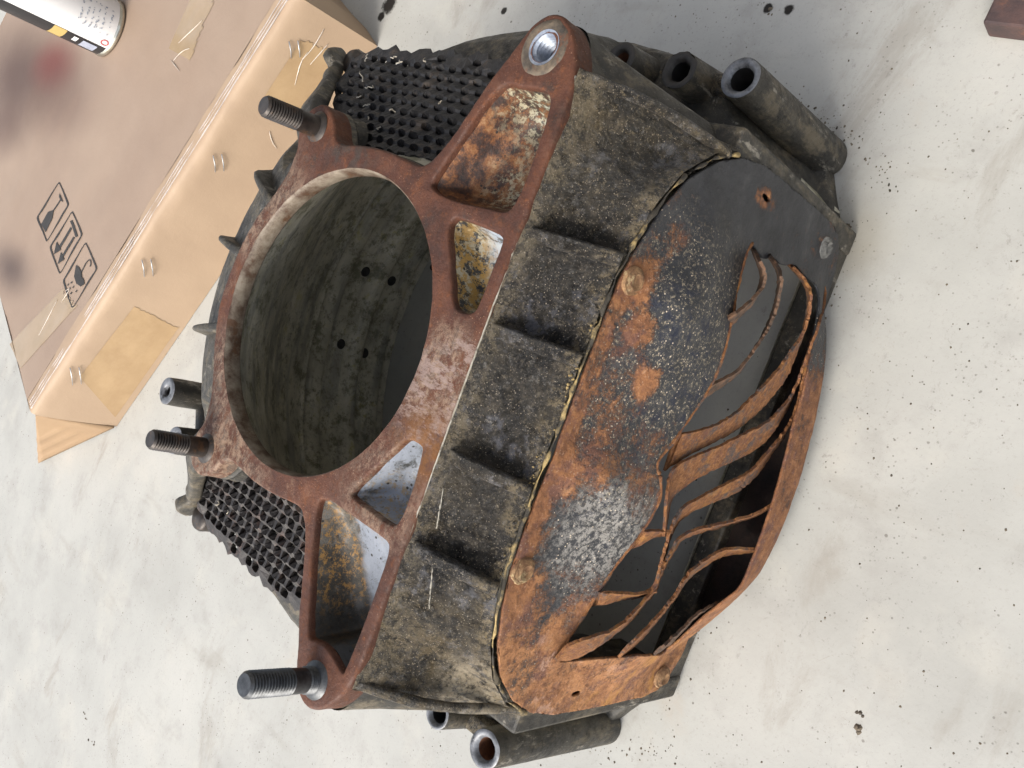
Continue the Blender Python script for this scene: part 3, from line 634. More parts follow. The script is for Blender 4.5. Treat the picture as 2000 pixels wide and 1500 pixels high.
# worn pale edge line along the front of the flange
mb = MB(); mb.tube([(x, -.1094 + (.0012 * max(0, (abs(x) - .125) / .02)) + .0002 * nz((x, 0, 0), 300), H - .0014 + .0002 * nz((x, 5, 0), 200)) for x in np.linspace(-.137, .1405, 120)], .00055, 6); mb.build('worn_edge', M_PALE, ROOT)
# gasket edge squeezed out round the top of the cover
mb = MB(); pts = []
for q in outline_up[::2]:
    pts.append((q[0], -.1488, q[1] + .0028))
mb.tube([(p[0] * 1.004, p[1] + .0004 * nz(p, 160), p[2] + .0012 * nz((p[0], 1, p[2]), 140)) for p in pts], [max(.0002, .0007 + .0016 * nz((p[0], 3, p[2]), 110)) for p in pts], 8); mb.build('gasket_edge', M_EDGE, ROOT)
# loose crumbs of sealant along the joint
mb = MB()
for k in range(260):
    q = outline_up[int(len(outline_up) * min(.98, max(.02, rg.gauss(.5, .16))))]; r = rg.uniform(.0003, .0009)
    mb.lathe([(0, -r * .6), (r * rg.uniform(.6, 1), -r * .2), (r * rg.uniform(.6, 1), r * .3), (0, r * .7)], (q[0] + rg.uniform(-.002, .002), -.1485 + rg.uniform(0, .004), q[1] + .0033 + rg.uniform(-.0008, .0018)), (rg.uniform(-1, 1), -1, 1), n=6)
co = mb.build('sealant_crumbs', M_EDGE, ROOT, smooth=False); co['kind'] = 'stuff'
# ribs
for rx in RIBX:
    mb = MB(); P = []; zb = np.interp(abs(rx), [p[0] for p in covh[:9]], [p[1] for p in covh[:9]]) + .004
    for j in range(30):
        v_ = j / 29; c = np.array((rx * (1 + .035 * v_), -.1092 + (-.148 + .1092) * v_, H - .0035 + (zb - H + .0035) * v_)); h_ = .006 * min(1, .25 + v_ * 3) * (1 - .15 * v_) + .0007 * nz((v_ * .08, rx, 0), 60)
        row = []
        for k in range(11):
            a = math.pi * k / 10; wd = .0027 + (.006 if math.cos(a) > 0 else 0) * 0
            off = -math.cos(a) * wd * (1.6 if k < 5 else .9); up = math.sin(a) ** .6 * h_ - .001
            row.append((c[0] + off, c[1] - .58 * up, c[2] + .81 * up + .0004 * nz((off, v_ * .1, rx), 150)))
        P.append(row)
    mb.grid(P); mb.build('rib', M_RIB, ROOT)
# pale casting seams on the two left panels
for (x0, y0, x1, y1) in ((868, 945, 852, 1040), (846, 1100, 838, 1198)):
    pts = []
    for t in np.linspace(.08, .92, 14):
        q = atplane(x0 + (x1 - x0) * t, y0 + (y1 - y0) * t, (0, -.125, .2395), (0, -.55, .83)); pts.append((q[0] + .0009 * nz((t, 0, x0), 7), q[1], q[2] + .0002 + .0005 * nz((t, 3, x0), 9)))
    mb = MB(); mb.tube(pts, [max(.0001, .00032 + .0006 * nz((k * .9, x0, 0), 1)) for k in range(14)], 6); mb.build('casting_seam', M_PALE, ROOT)

# corner pillars
def pillar(sx):
    P = []; secs = [(H - .0125, .1506, -.0866, .0162), (.22, .1475, -.0935, .0165), (.205, .1445, -.102, .017), (.185, .1412, -.112, .0175), (.165, .1388, -.1205, .018), (.14, .1375, -.1255, .0185), (.115, .138, -.1265, .0190), (.09, .139, -.1265, .019)]
    for k in range(48):
        a = 2 * math.pi * k / 48; row = []
        for z, x, y, r in secs:
            rr = r * (1 + .02 * nz((math.cos(a), math.sin(a), z * 9), 3)); xx = x + rr * math.cos(a); yy = max(y + rr * math.sin(a), -.1465)
            # flatten against the front wall so that a ridge shows where they meet
            row.append((sx * xx, yy, z))
        P.append(row)
    mb = MB(); mb.grid(P, True); return mb.build('corner_pillar', M_SHELL, ROOT)
pillar(1); pillar(-1)
# ridge where pillar and wall meet
for sx in (1, -1):
    a = np.array((.1418, -.1085, H - .004)); b = np.array((.1395, -.1475, .176)); pts = [a * (1 - t) + b * t + np.array((.0035, -.006, .008)) * math.sin(math.pi * t) * .6 for t in np.linspace(0, 1, 20)]
    mb = MB(); mb.tube([(sx * p[0], p[1], p[2] + .0002 * nz((p[0], p[1], sx), 120)) for p in pts], [.0026 + .0003 * nz((i * .4, sx, 0), 1) for i in range(20)], 10); mb.build('wall_ridge', M_RIB, ROOT)
# stud bosses below the rear studs
for sx in (1, -1):
    mb = MB(); mb.lathe([(.0135, -.010), (.014, -.016), (.0155, -.024)], (sx * .0945, .0565, H), n=28, wob=.08); mb.build('stud_boss', M_SHELL, ROOT)

# bolt bosses on the bell flange
def boss(x, y, zt, r, ri, face, holem, flare=1.45, zb=.0008, rg=.0, lean=(0, 0)):
    mb = MB(); prof = [(r * .985, zt), (r, zt - .001), (r * 1.03, zt - .01), (r * (1 + (flare - 1) * .45), zt * .55), (r * flare, zb)]
    prof = [(r_, z) for r_, z in prof]
    P = []
    for k in range(36):
        a = 2 * math.pi * k / 36
        P.append([(x + lean[0] * (zt - z) + r_ * math.cos(a), y + lean[1] * (zt - z) + r_ * math.sin(a), z + (.0008 * nz((math.cos(a), math.sin(a), z * 20), 3) if z < zt else rg * nz((math.cos(a), math.sin(a), 0), 4))) for r_, z in prof])
    mb.grid(P, True); o = mb.build('bolt_boss', M_SHELL, ROOT)
    mb = MB(); mb.lathe([(r * .985, 0), (r * .9, .0005), (ri * 1.32, .0004), (ri * 1.15, -.0006), (ri, -.0022)], (x, y, zt), n=36, wob=.03 if rg == 0 else .1); mb.build('boss_face', face, o)
    mb = MB(); mb.lathe([(ri, -.0022), (ri * .98, -.012), (ri * .96, -.03), (0, -.031)], (x, y, zt), n=28); mb.build('boss_hole', holem, o)
    return o
boss(.1915, -.113, .135, .0110, .0064, M_BOSS, M_HOLE, 1.25, lean=(.055, .035))
boss(.192, -.0745, .135, .0106, .0056, M_BOSSD, M_HOLE, 1.5, rg=.0012, lean=(.1, .0))
boss(.1945, -.0345, .137, .0098, .0045, M_BOSSD, M_HOLER, 1.5, lean=(.1, 0))
boss(-.1913, -.113, .135, .0108, .0060, M_BOSS, M_HOLER, 1.25, lean=(-.055, .035))
boss(-.1935, -.0745, .135, .0088, .0054, M_BOSS, M_HOLE, 1.5, lean=(-.08, 0))
boss(-.099, .2, .2, .0098, .0035, M_BOSS, M_HOLE, 1.0)
boss(-.129, .182, .193, .0098, .0035, M_BOSS, M_HOLE, 1.0)
# web between the two rear bosses
mb = MB(); a = math.atan2(-.018, -.03); c_, s_ = math.cos(a), math.sin(a); mb.box((-.1145, .1915, .09), (.042, .011, .17), [[c_, -s_, 0], [s_, c_, 0], [0, 0, 1]]); mb.build('boss_web', M_SHELL, ROOT, bevel=.004)
# webs that tie the front bosses to the bell
for sx in (1, -1):
    mb = MB(); mb.box((sx * .196, -.107, .05), (.02, .024, .1)); mb.box((sx * .1955, -.094, .0585), (.013, .036, .117)); mb.box((sx * .199, -.055, .056), (.012, .04, .112)); mb.build('boss_web', M_GRIME, ROOT, bevel=.006)

# fins on the rear shoulder
def fin(th, mul=1., r0=.086, tip=.139, zt=.239):
    pr_ = [(r0, H - .012), (r0 + .02, H - .010), (tip - .012, zt + .002), (tip - .003, zt), (tip, zt - .006), (tip + .012, .215), (tip + .022, .196), (tip + .008, .196), (r0 + .03, .222), (r0 + .008, .230)]
    pr_ = resample(chaikin(pr_, 1), .004); c, s_ = math.cos(th), math.sin(th); mb = MB(); A = []; B = []
    for r, z in pr_:
        hw = .0042 * mul * (1 - .62 * min(1, max(0, (r - r0) / (tip - r0))))
        A.append((r * c - s_ * hw, r * s_ + c * hw, z)); B.append((r * c + s_ * hw, r * s_ - c * hw, z))
    n = len(A); mb.add(A + B, [tuple(range(n)), tuple(range(2 * n - 1, n - 1, -1))] + [(i, (i + 1) % n, n + (i + 1) % n, n + i) for i in range(n)])
    return mb.build('fin', M_SHELL, ROOT, bevel=.002)
for a in (62, 82, 107): fin(rad(a))
fin(rad(41), 2.2, .12, .188, .214); fin(rad(141), 2.6, .12, .188, .214)

# mesh screens
def screen(sx, py, px_, hx, hy, mat, zi, zo, stg, e):
    outer = [(.085, -.036), (.0885, .0), (.0885, .034), (.096, .066), (.118, .100), (.135, .1125), (.150, .1145), (.1575, .104), (.161, .085), (.1635, .05), (.164, .01), (.160, -.02), (.152, -.05), (.142, -.068), (.105, -.052)]
    outer = resample(outer, .004); outer = [np.array((q[0] + (rg.uniform(-.0022, .0034) if q[0] > .148 else 0), q[1])) for q in outer]
    holes = []; row = 0; x = .07
    ob = np.array(outer)
    while x < .17:
        y = -.075 + py * stg * (row % 2) + (row * .0009)
        while y < .125:
            c = np.array((x + rg.uniform(-.0003, .0003), y + rg.uniform(-.0004, .0004))); 
            if pip([c], ob)[0] and mindist(c[None], [resample(outer, .001)])[0] > max(hx, hy) + .0006:
                hh = []
                for k in range(10):
                    a = 2 * math.pi * k / 10
                    hh.append((c[0] + hx * math.copysign(abs(math.cos(a)) ** e, math.cos(a)) * rg.uniform(.86, 1.08), c[1] + hy * math.copysign(abs(math.sin(a)) ** e, math.sin(a)) * rg.uniform(.86, 1.08)))
                holes.append(hh)
            y += py
        x += px_; row += 1
    V, F = cdt([tuple(q) for q in ccw(outer)], holes, .004, clear=.6)
    hc = np.array([np.mean(h_, axis=0) for h_ in holes]); vs = []
    for q in V:
        d = q - hc; k = int((d ** 2).sum(1).argmin()); tw = max(-1, min(1, d[k][0] / hx)) * .0013       # strands stand on edge, as in expanded metal
        vs.append((sx * q[0], q[1], zi + (zo - zi) * (q[0] - .09) / .075 + tw + .0022 * nz((q[0], q[1], sx), 28) + .0006 * nz((q[0], q[1], sx), 160)))
    return mk('mesh_screen', vs, F, mat, ROOT, solid=.0046, off=-1.0, smooth=False)
sc1 = screen(1, .0102, .0064, .0021, .0036, M_MESH, .2275, .197, .5, .8); sc1['label'] = 'sooty mesh clogged with lint'
sc2 = screen(-1, .0083, .0074, .0029, .0033, M_MESH2, .2275, .197, .35, .5); sc2['label'] = 'clean edged brown black mesh'
# lint on the right mesh
mb = MB()
for (x, y, l) in ((715, 112, 14), (706, 150, 20), (722, 170, 18), (770, 110, 12), (780, 120, 9), (718, 205, 14), (765, 215, 10), (700, 190, 10), (740, 250, 10), (830, 118, 9), (690, 240, 9), (720, 230, 8), (860, 200, 7), (445, 1000, 8), (425, 985, 8)):
    a = rg.uniform(0, 6.28); pts = []
    for k in range(6):
        q = atz(x + math.cos(a) * l * (k / 5 - .5) + rg.uniform(-3, 3), y + math.sin(a) * l * (k / 5 - .5) + rg.uniform(-3, 3), .222); pts.append(q)
    mb.tube(pts, .00035, 5)
lo = mb.build('lint', M_LINT, ROOT); lo['kind'] = 'stuff'
# bolts holding the outer mesh corners
for (x, y, z) in ((.150, .117, .2), (-.158, .113, .199)):
    mb = MB(); mb.lathe([(.0085, -.03), (.0085, 0), (.0075, .002), (0, .0025)], (x, y, z), n=20, wob=.06); mb.build('mesh_bolt', M_STUD, ROOT)

# ------------------------------------------------------------------ vented cover
ctrl = []
for x, z in cov[:15]:
    for s_ in (1, -1): ctrl.append((s_ * x, z, -.1492))
for x, z in cov[:12]:                                    # flat border strip
    for s_ in (1, -1): ctrl.append((s_ * x * .93, (z - .02) * .955 + .018, -.1498))
rim_px = [(1604, 600), (1612, 640), (1608, 720), (1590, 820), (1565, 920), (1530, 1020), (1480, 1120), (1400, 1200), (1340, 1250), (1300, 1277)]
rim_out = [atz(x, y, .018) for x, y in rim_px]
bnd_px = [(1603, 585), (1594, 640), (1581, 690), (1571, 760), (1552, 815), (1532, 900), (1508, 985), (1478, 1070), (1447, 1150), (1384, 1196), (1320, 1258), (1290, 1274)]
rim_in = [atz(x, y, .046) for x, y in bnd_px]
for q in rim_out + rim_in: ctrl.append((q[0], q[2], q[1]))
lip_px = [(1080, 1292, -.152), (1118, 1232, -.155), (1160, 1165, -.159), (1215, 1082, -.164), (1272, 1005, -.1665), (1290, 965, -.167), (1287, 930, -.1655), (1276, 905, -.164), (1308, 868, -.164), (1342, 818, -.165), (1378, 766, -.166), (1405, 708, -.165), (1422, 645, -.163), (1432, 590, -.159), (1444, 535, -.155), (1455, 490, -.152), (1466, 474, -.151)]
lip = [aty(x, y, Y) for x, y, Y in lip_px]
for q in lip: ctrl.append((q[0], q[2], q[1]))
for (x, y, Y) in ((1190, 940, -.1640), (1225, 1010, -.1665), (1160, 1060, -.159), (1120, 1150, -.1555), (1225, 830, -.1575), (1270, 740, -.1605), (1310, 660, -.1635), (1350, 560, -.163), (1385, 480, -.158), (1390, 420, -.154), (1330, 600, -.164), (1400, 590, -.1635), (1160, 800, -.1515), (1090, 960, -.152), (1050, 1060, -.1505), (1235, 640, -.153)):
    q = aty(x, y, Y); ctrl.append((q[0], q[2], q[1]))
left_px = [(1120, 1290), (1160, 1286), (1210, 1283), (1260, 1278)]
left = [aty(x, y, -.151 - .004 * i) for i, (x, y) in enumerate(left_px)]
right_px = [(1476, 490, -.151), (1491, 508, -.151), (1506, 499, -.151), (1526, 520, -.151), (1549, 513, -.151), (1570, 540, -.152), (1592, 556, -.153)]
right = [aty(x, y, Y) for x, y, Y in right_px]
for q in left + right: ctrl.append((q[0], q[2], q[1]))
C_ = np.array(ctrl); Pc = C_[:, :2]
def phi(r2): return np.sqrt(r2 + .004 ** 2)
K = phi(((Pc[:, None] - Pc[None]) ** 2).sum(2)) + np.eye(len(Pc)) * -.0035
A_ = np.block([[K, np.c_[np.ones(len(Pc)), Pc]], [np.c_[np.ones(len(Pc)), Pc].T, np.zeros((3, 3))]])
sol = np.linalg.solve(A_, np.r_[C_[:, 2], 0, 0, 0])
def cy(q):
    q = np.atleast_2d(q); k = phi(((q[:, None] - Pc[None]) ** 2).sum(2)); return np.minimum(k @ sol[:-3] + sol[-3] + q @ sol[-2:], -.1480)
xz = lambda L: [(q[0], q[2]) for q in L]
mouth = xz(lip) + xz(right) + xz(rim_in) + xz(left[::-1])
mouth = resample(chaikin(mouth, 1), .002)
rt = [tuple(p) for p in cov[:-1]]; outline = [(-x, z) for x, z in rt[::-1][:-1]] + rt
bot = sorted([(q[0], q[2]) for q in rim_out], key=lambda p: -p[0]); outline = outline + [(.12, .0178)] + [b for b in bot if abs(b[0]) < .118] + [(-.12, .0178)]
outline = resample(outline, .0022)
mouth_in = [p for p in mouth]
def ell(c, a, b, an, n=14): return [(c[0] + a * math.cos(t) * math.cos(an) - b * math.sin(t) * math.sin(an), c[1] + a * math.cos(t) * math.sin(an) + b * math.sin(t) * math.cos(an)) for t in [2 * math.pi * k / n for k in range(n)]]
slots = [ell((.1344, .1328), .0017, .005, .0), ell((-.1353, .1315), .0018, .004, 0)]
V, F = cdt(outline, [mouth_in] + slots, .0006)
Y = cy(V)
vs = [(q[0], y + .00025 * nz((q[0], 0, q[1]), 60) + .00016 * nz((q[0], 9, q[1]), 260), q[1]) for q, y in zip(V, Y)]
cover = mk('vent_cover', vs, F, M_COVER, ROOT, solid=.0016)
cover['label'] = 'orange rusted sheet steel cover with torn louvres'
def bolt(q, r, mat):
    mb = MB(); mb.lathe([(r * 1.08, -.001), (r * 1.0, .0012), (r * .86, .0006), (r * .62, .003), (r * .45, .0018), (r * .2, .0014), (0, .0015)], q, (0, -1, .05), n=26, wob=.09); return mb.build('bolt', mat, cover)
for (x, y, mt, r) in ((1236, 549, M_BOLT, .0062), (1021, 1114, M_BOLT, .0062), (1611, 484, M_BOLT2, .0062), (1293, 1322, M_BOLT, .0064)):
    q = aty(x, y, -.1505); bolt(q, r, mt)
# rolled, eaten edge of the lip, and the floor of the scoop behind the rim
lp = resample(chaikin(xz(lip), 2, False), .0022, False); ly = cy(np.array(lp)); mb = MB()
mb.tube([(p[0] + .0004 * nz((p[0], 0, p[1]), 200), y - .0004, p[1] - .0003 + .0005 * nz((p[0], 5, p[1]), 220)) for p, y in zip(lp, ly)], [.0011 + .0006 * nz((p[0], 8, p[1]), 160) for p in lp], 8); mb.build('lip_edge', M_BAND, cover)
ro = [q for q in resample([np.array(q) for q in rim_out], .006, False)]; mb = MB(); mb.grid([[(q[0], q[1] + .001, .0165), (q[0] * .985, (q[1] - .147) / 2, .0125), (q[0] * .97, -.1455, .011)] for q in ro]); mb.build('scoop_floor', M_DARKRUST, cover)
# the torn louvre strips
VANES = [
 ([(1477,495),(1490,520),(1496,540),(1490,562),(1472,582),(1445,605),(1424,617)], [(1474,500),(1483,522),(1487,545),(1482,566),(1470,592),(1450,612),(1420,642)], 'd'),
 ([(1505,500),(1520,520),(1527,540),(1525,565),(1517,605),(1497,650),(1465,695),(1439,726),(1411,740),(1386,753),(1374,764)], [(1503,503),(1515,522),(1521,542),(1519,567),(1511,607),(1491,653),(1461,701),(1441,731),(1417,748),(1393,764),(1370,780)], 'd'),
 ([(1549,522),(1570,542),(1585,570),(1582,610),(1570,650),(1545,685),(1520,722),(1480,764),(1436,808),(1397,830),(1364,841),(1335,846)], [(1546,524),(1565,545),(1579,572),(1577,612),(1567,655),(1552,695),(1538,735),(1490,795),(1439,839),(1397,861),(1342,888),(1310,910)], 'r'),
 ([(1610,560),(1613,576),(1606,613),(1590,660),(1575,700),(1565,728),(1549,770),(1521,803),(1494,828),(1452,847),(1397,874),(1342,896),(1315,913),(1305,935),(1304,955),(1300,985),(1297,1032)], [(1607,566),(1608,580),(1601,617),(1586,664),(1571,706),(1560,737),(1545,785),(1513,840),(1482,874),(1425,902),(1384,921),(1348,940),(1328,955),(1316,966),(1310,975),(1305,995),(1300,1032)], 'r'),
 ([(1581,680),(1576,704),(1568,745),(1551,814),(1521,858),(1494,888),(1466,921),(1420,943),(1375,966),(1336,987),(1318,1011),(1309,1035),(1300,1068),(1289,1104),(1282,1137),(1267,1155),(1244,1160)], [(1580,684),(1574,710),(1566,752),(1549,820),(1522,864),(1500,895),(1477,930),(1435,963),(1390,981),(1354,996),(1328,1013),(1313,1037),(1303,1070),(1292,1106),(1284,1140),(1269,1159),(1248,1165)], 'r'),
 ([(1508,985),(1480,1002),(1450,1012),(1405,1023),(1360,1032),(1327,1047),(1315,1068),(1300,1095),(1288,1122),(1279,1149),(1255,1176),(1225,1209),(1192,1233),(1156,1243),(1120,1254),(1105,1262),(1082,1291)], [(1506,989),(1480,1006),(1451,1017),(1406,1030),(1362,1041),(1330,1053),(1318,1072),(1303,1098),(1290,1126),(1282,1152),(1258,1180),(1230,1214),(1208,1232),(1180,1254),(1135,1281),(1110,1288),(1092,1293)], 'r'),
 ([(1474,1072),(1450,1071),(1426,1070),(1399,1077),(1375,1095),(1348,1113),(1336,1131),(1321,1158),(1300,1185),(1270,1218),(1246,1242),(1222,1266),(1210,1281)], [(1472,1078),(1450,1080),(1427,1081),(1400,1090),(1378,1104),(1352,1121),(1338,1136),(1323,1162),(1302,1189),(1274,1223),(1252,1248),(1228,1270),(1214,1282)], 'r'),
 ([(1447,1155),(1420,1167),(1384,1185),(1354,1203),(1333,1227),(1300,1257),(1279,1276)], [(1447,1158),(1420,1171),(1385,1189),(1356,1208),(1336,1231),(1303,1261),(1282,1278)], 'd'),
 ([(1268,1036),(1283,1035),(1298,1037)], [(1248,1064),(1272,1049),(1299,1043)], 'r'),
 ([(1177,1156),(1210,1157),(1240,1161),(1266,1156)], [(1170,1181),(1210,1171),(1250,1164),(1268,1159)], 'r'),
]
def surf_at(x, y, dy=0.):
    Yv = -.165
    for _ in range(12):
        q = aty(x, y, Yv); Yv = float(np.clip(cy((q[0], q[2]))[0] + dy, -.2, -.13))
    return aty(x, y, Yv)
def louvre_y(t): return 0
for (a, b, kd) in VANES:
    ext = lambda L: [tuple(np.array(L[0]) + (np.array(L[0]) - np.array(L[1])) / np.linalg.norm(np.array(L[0]) - np.array(L[1])) * 14)] + list(L) + [tuple(np.array(L[-1]) + (np.array(L[-1]) - np.array(L[-2])) / np.linalg.norm(np.array(L[-1]) - np.array(L[-2])) * 16)]
    a, b = ext(a), ext(b)
    a = resample(chaikin(a, 1, False), 4.5, False); nA = len(a); b = resample(chaikin(b, 1, False), 4.5, False); b = [b[int(round(k * (len(b) - 1) / (nA - 1)))] for k in range(nA)]
    P = []
    for k, (p, q) in enumerate(zip(a, b)):
        rgd = lambda q_: 1.5 * nz((k * .45, q_, p[1] * .01), 1) + rg.uniform(-.7, .7)
        A = aty(p[0] + rgd(0), p[1] + rgd(4), -.1665)
        ends = min(k, nA - 1 - k) / max(1, nA - 1)
        dep = max(.0045, .017 - .0007 * math.hypot(p[0] - q[0], p[1] - q[1]))
        B = aty(q[0] + rgd(8), q[1] + rgd(12), -.1665 + dep)
        tuck = .0028 if min(k, nA - 1 - k) < 3 else .0006
        A_s = surf_at(p[0], p[1], tuck) ; w_ = max(0, 1 - ends * 6); A = A * (1 - w_) + A_s * w_; 
        if w_ > 0: B_s = surf_at(q[0], q[1], tuck + .004); B = B * (1 - w_) + B_s * w_
        P.append([A * (1 - t) + B * t for t in (0, .33, .66, 1)])
    mb = MB(); mb.grid(P); mb.build('louvre_strip', M_BAND if kd == 'r' else M_VANE, cover, solid=.0015, smooth=False)

# ------------------------------------------------------------------ cardboard box
c0 = np.array((-.2570, .6250)); U = np.array((.8957, -.4446)); U /= np.linalg.norm(U); W = np.array((-U[1], U[0])); BH = .1; BL = .552; BD = .62
def bp(u, v, z): return np.array((c0[0] + U[0] * u + W[0] * v, c0[1] + U[1] * u + W[1] * v, z))
box_top_refl = []  # blurred dark red reflections on the lid, painted into the card colour
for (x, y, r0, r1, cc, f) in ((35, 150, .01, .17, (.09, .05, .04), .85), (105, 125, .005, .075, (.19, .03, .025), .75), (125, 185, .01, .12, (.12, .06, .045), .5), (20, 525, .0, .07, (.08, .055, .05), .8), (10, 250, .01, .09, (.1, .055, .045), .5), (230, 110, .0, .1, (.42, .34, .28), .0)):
    q = atz(x, y, BH); box_top_refl.append((tuple(q), r0, r1, (1.5, .75, 1), cc, f))
M_CARD = mat_card('brown_cardboard', (.40, .30, .225), (.35, .255, .19), box_top_refl)
M_CARDF = mat_card('pale_cardboard', (.49, .36, .245), (.43, .31, .21), [])
M_TAPE = mat_simple('packing_tape', (.42, .28, .15), (.5, .345, .19), 30, .25, 0, .3, .001)
M_TAPE2 = mat_simple('packing_tape_on_top', (.38, .27, .15), (.44, .32, .2), 30, .22, 0, .25, .001)
M_WRINK = mat_simple('tape_crease', (.6, .5, .4), (.8, .75, .68), 60, .3)
M_INK = mat_simple('black_print', (.025, .022, .02), (.04, .036, .032), 60, .7, 0, .1)
M_STAPLE = mat_simple('staple_wire', (.42, .43, .45), (.7, .7, .7), 60, .35, .7, .1)
BOX = empty('cardboard_box', tuple(bp(0, 0, 0)), 'flat tan cardboard carton taped and stapled along its edge, behind the housing', 'box')
def bpart(o):
    o.matrix_parent_inverse = Matrix.Translation(BOX.location).inverted(); return o
# long front face with its rolled edge, as a profile swept along the length
prof = [(0, .0005), (-.0002, .015), (-.0003, .03), (-.0004, .045), (-.0004, .06), (-.0004, .07), (-.0004, .078), (-.0003, .085), (-.0001, .089), (.0003, .092), (.0010, .095), (.0020, .0972), (.0036, .0988), (.006, .0997), (.009, .1), (.016, .1), (.025, .1)]
def fd(u, z): k = min(1, max(0, (z - .07) / .02)); return .0018 * nz((u, z * 1.3, 0), 14) * (.4 + k) * .7 + .0004 * nz((u, z, 3), 34)
prof_f = prof[:12]
P = []
for i in range(140):
    u = BL * i / 139; row = []
    for j, (v, z) in enumerate(prof):
        k = min(1, max(0, (z - .07) / .02)); row.append(bp(u, v + fd(u, z), z + .0012 * nz((u, j * .01, 7), 16) * k))
    P.append(row)
mb = MB(); mb.grid(P); bpart(mb.build('front_panel', M_CARDF, BOX))
def topz(u, v): return (.002 * nz((u, v, 3), 5) + .0006 * nz((u * .6, v, 3), 26)) * min(1, max(0, v - .025) / .03)
P = []
for i in range(90):
    u = BL * i / 89
    P.append([bp(u, .025 + (BD - .025) * j / 60, BH + topz(u, .025 + (BD - .025) * j / 60)) for j in range(61)])
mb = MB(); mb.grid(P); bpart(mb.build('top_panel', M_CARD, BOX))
mb = MB(); P = []
for j in range(20):
    v = BD * j / 19; bul = .005 * math.exp(-((v - .02) / .05) ** 2)
    P.append([bp(BL + (bul + .003 * nz((v, z, 1), 20)) * min(1, v / .03) * math.sin(math.pi * min(1, .15 + z / BH * .85)), v, max(.0005, z)) for z in np.linspace(0, BH, 8)])
mb.grid(P); bpart(mb.build('end_panel', M_CARDF, BOX))
mb = MB(); mb.add([bp(0, 0, .0005), bp(0, BD, .0005), bp(0, BD, BH), bp(0, .01, BH)], [(0, 1, 2, 3)]); mb.add([bp(0, BD, .0005), bp(BL, BD, .0005), bp(BL, BD, BH), bp(0, BD, BH)], [(0, 1, 2, 3)]); bpart(mb.build('back_panel', M_CARD, BOX, smooth=False))
# torn flap at the near left corner
A = bp(-.001, .004, .094); Bq = atz(75, 903, .004); Cq = bp(.0, -.001, .004); Dq = atz(150, 872, .004)
P = []
for i in range(25):
    t = i / 24; lft = A * (1 - t) + Bq * t; rgt = A * (1 - t) + Cq * t if t < .0 else (A * (1 - t) + Cq * t); row = []
    for j in range(12):
        s_ = j / 11; q = lft * (1 - s_) + rgt * s_; b_ = .0022 * max(0, math.sin((t - .45) * 30)) * (1 if .45 < t < .95 and s_ < .7 else 0); row.append(q + np.array((-.4, -.8, .4)) * b_)
    P.append(row)
mb = MB(); mb.grid(P); bpart(mb.build('torn_flap', mat_card('flap_cardboard', (.4, .27, .155), (.34, .225, .13), []), BOX, solid=.003))
# pale scored creases along the folded edge
for v0, rr in ((.0075, .0008), (.0125, .0005), (.0165, .0006)):
    mb = MB(); mb.tube([bp(u, v0 + .0009 * nz((u, v0 * 90, 0), 30), BH + .0001) for u in np.linspace(.004, BL - .004, 120)], [max(.0002, rr + .0006 * nz((k * .35, v0 * 50, 0), 1)) for k in range(120)], 6); bpart(mb.build('score_crease', mat_simple('scored_paper', (.42, .36, .33), (.62, .55, .5), 60, .7), BOX))
# tape
FP = (bp(0, 0, 0), np.array((W[0], W[1], 0)))
def onfront(x, y, lift=.0005): 
    q = atplane(x, y, bp(0, 0, 0), np.array((W[0], W[1], 0))); d = q[:2] - c0; u = d @ U; z = q[2]
    return bp(u, np.interp(z, [p[1] for p in prof_f], [p[0] for p in prof_f]) + fd(u, z) - lift, z)
def ontop(x, y, lift=.0005):
    q = atz(x, y, BH); d = q[:2] - c0; u, v = d @ U, d @ W; q = q.copy(); q[2] = BH + topz(u, v) + lift; return q
def patch(corners, fn, mat, name, n=26, lift=None, jag=0.):
    a, b, c, d = [np.array(q, float) for q in corners]; P = []
    for i in range(n + 1):
        t = i / n; l_, r_ = a * (1 - t) + d * t, b * (1 - t) + c * t
        j1 = jag * rg.uniform(-1, 1); P.append([fn(*(l_ * (1 - s_) + r_ * s_ + np.array((j1, -j1)) * (s_ if s_ > .99 else 0))) for s_ in np.linspace(0, 1, 14)])
    mb = MB(); mb.grid(P); return bpart(mb.build(name, mat, BOX))
patch([(155, 735), (262, 598), (348, 640), (225, 815)], onfront, M_TAPE, 'tape_strip', jag=1.5)
patch([(505, 205), (588, 75), (690, 120), (570, 255)], lambda x, y: onfront(x, y, .0006), M_TAPE, 'tape_strip', jag=3)
patch([(375, -12), (420, -12), (372, 118), (330, 95)], ontop, M_TAPE2, 'tape_strip', jag=5)
patch([(18, 672), (120, 565), (148, 600), (40, 720)], lambda x, y: ontop(x, y, .0005), M_TAPE2, 'tape_strip', jag=4)
# white creases in the tape
mb = MB()
for ln, fn in (([(350, 85), (375, 60), (395, 40)], ontop), ([(340, 120), (358, 100), (372, 96)], ontop), ([(352, 140), (335, 118)], ontop), ([(112, 585), (95, 620), (76, 655)], ontop), ([(128, 568), (140, 560), (120, 590)], ontop), ([(590, 115), (612, 90), (632, 55)], onfront), ([(575, 165), (586, 120), (600, 100)], onfront), ([(640, 85), (605, 125)], onfront), ([(525, 255), (530, 275), (540, 290)], onfront)):
    pts = [np.array(fn(*p, .0008) if fn is onfront else fn(*p, .0008)) for p in resample(chaikin(ln, 1, False), 6, False)]
    mb.tube(pts, [.0004 * (1 - .7 * abs(2 * i / max(1, len(pts) - 1) - 1)) + .0001 for i in range(len(pts))], 5)
o = bpart(mb.build('tape_crease', M_WRINK, BOX)); o['kind'] = 'stuff'
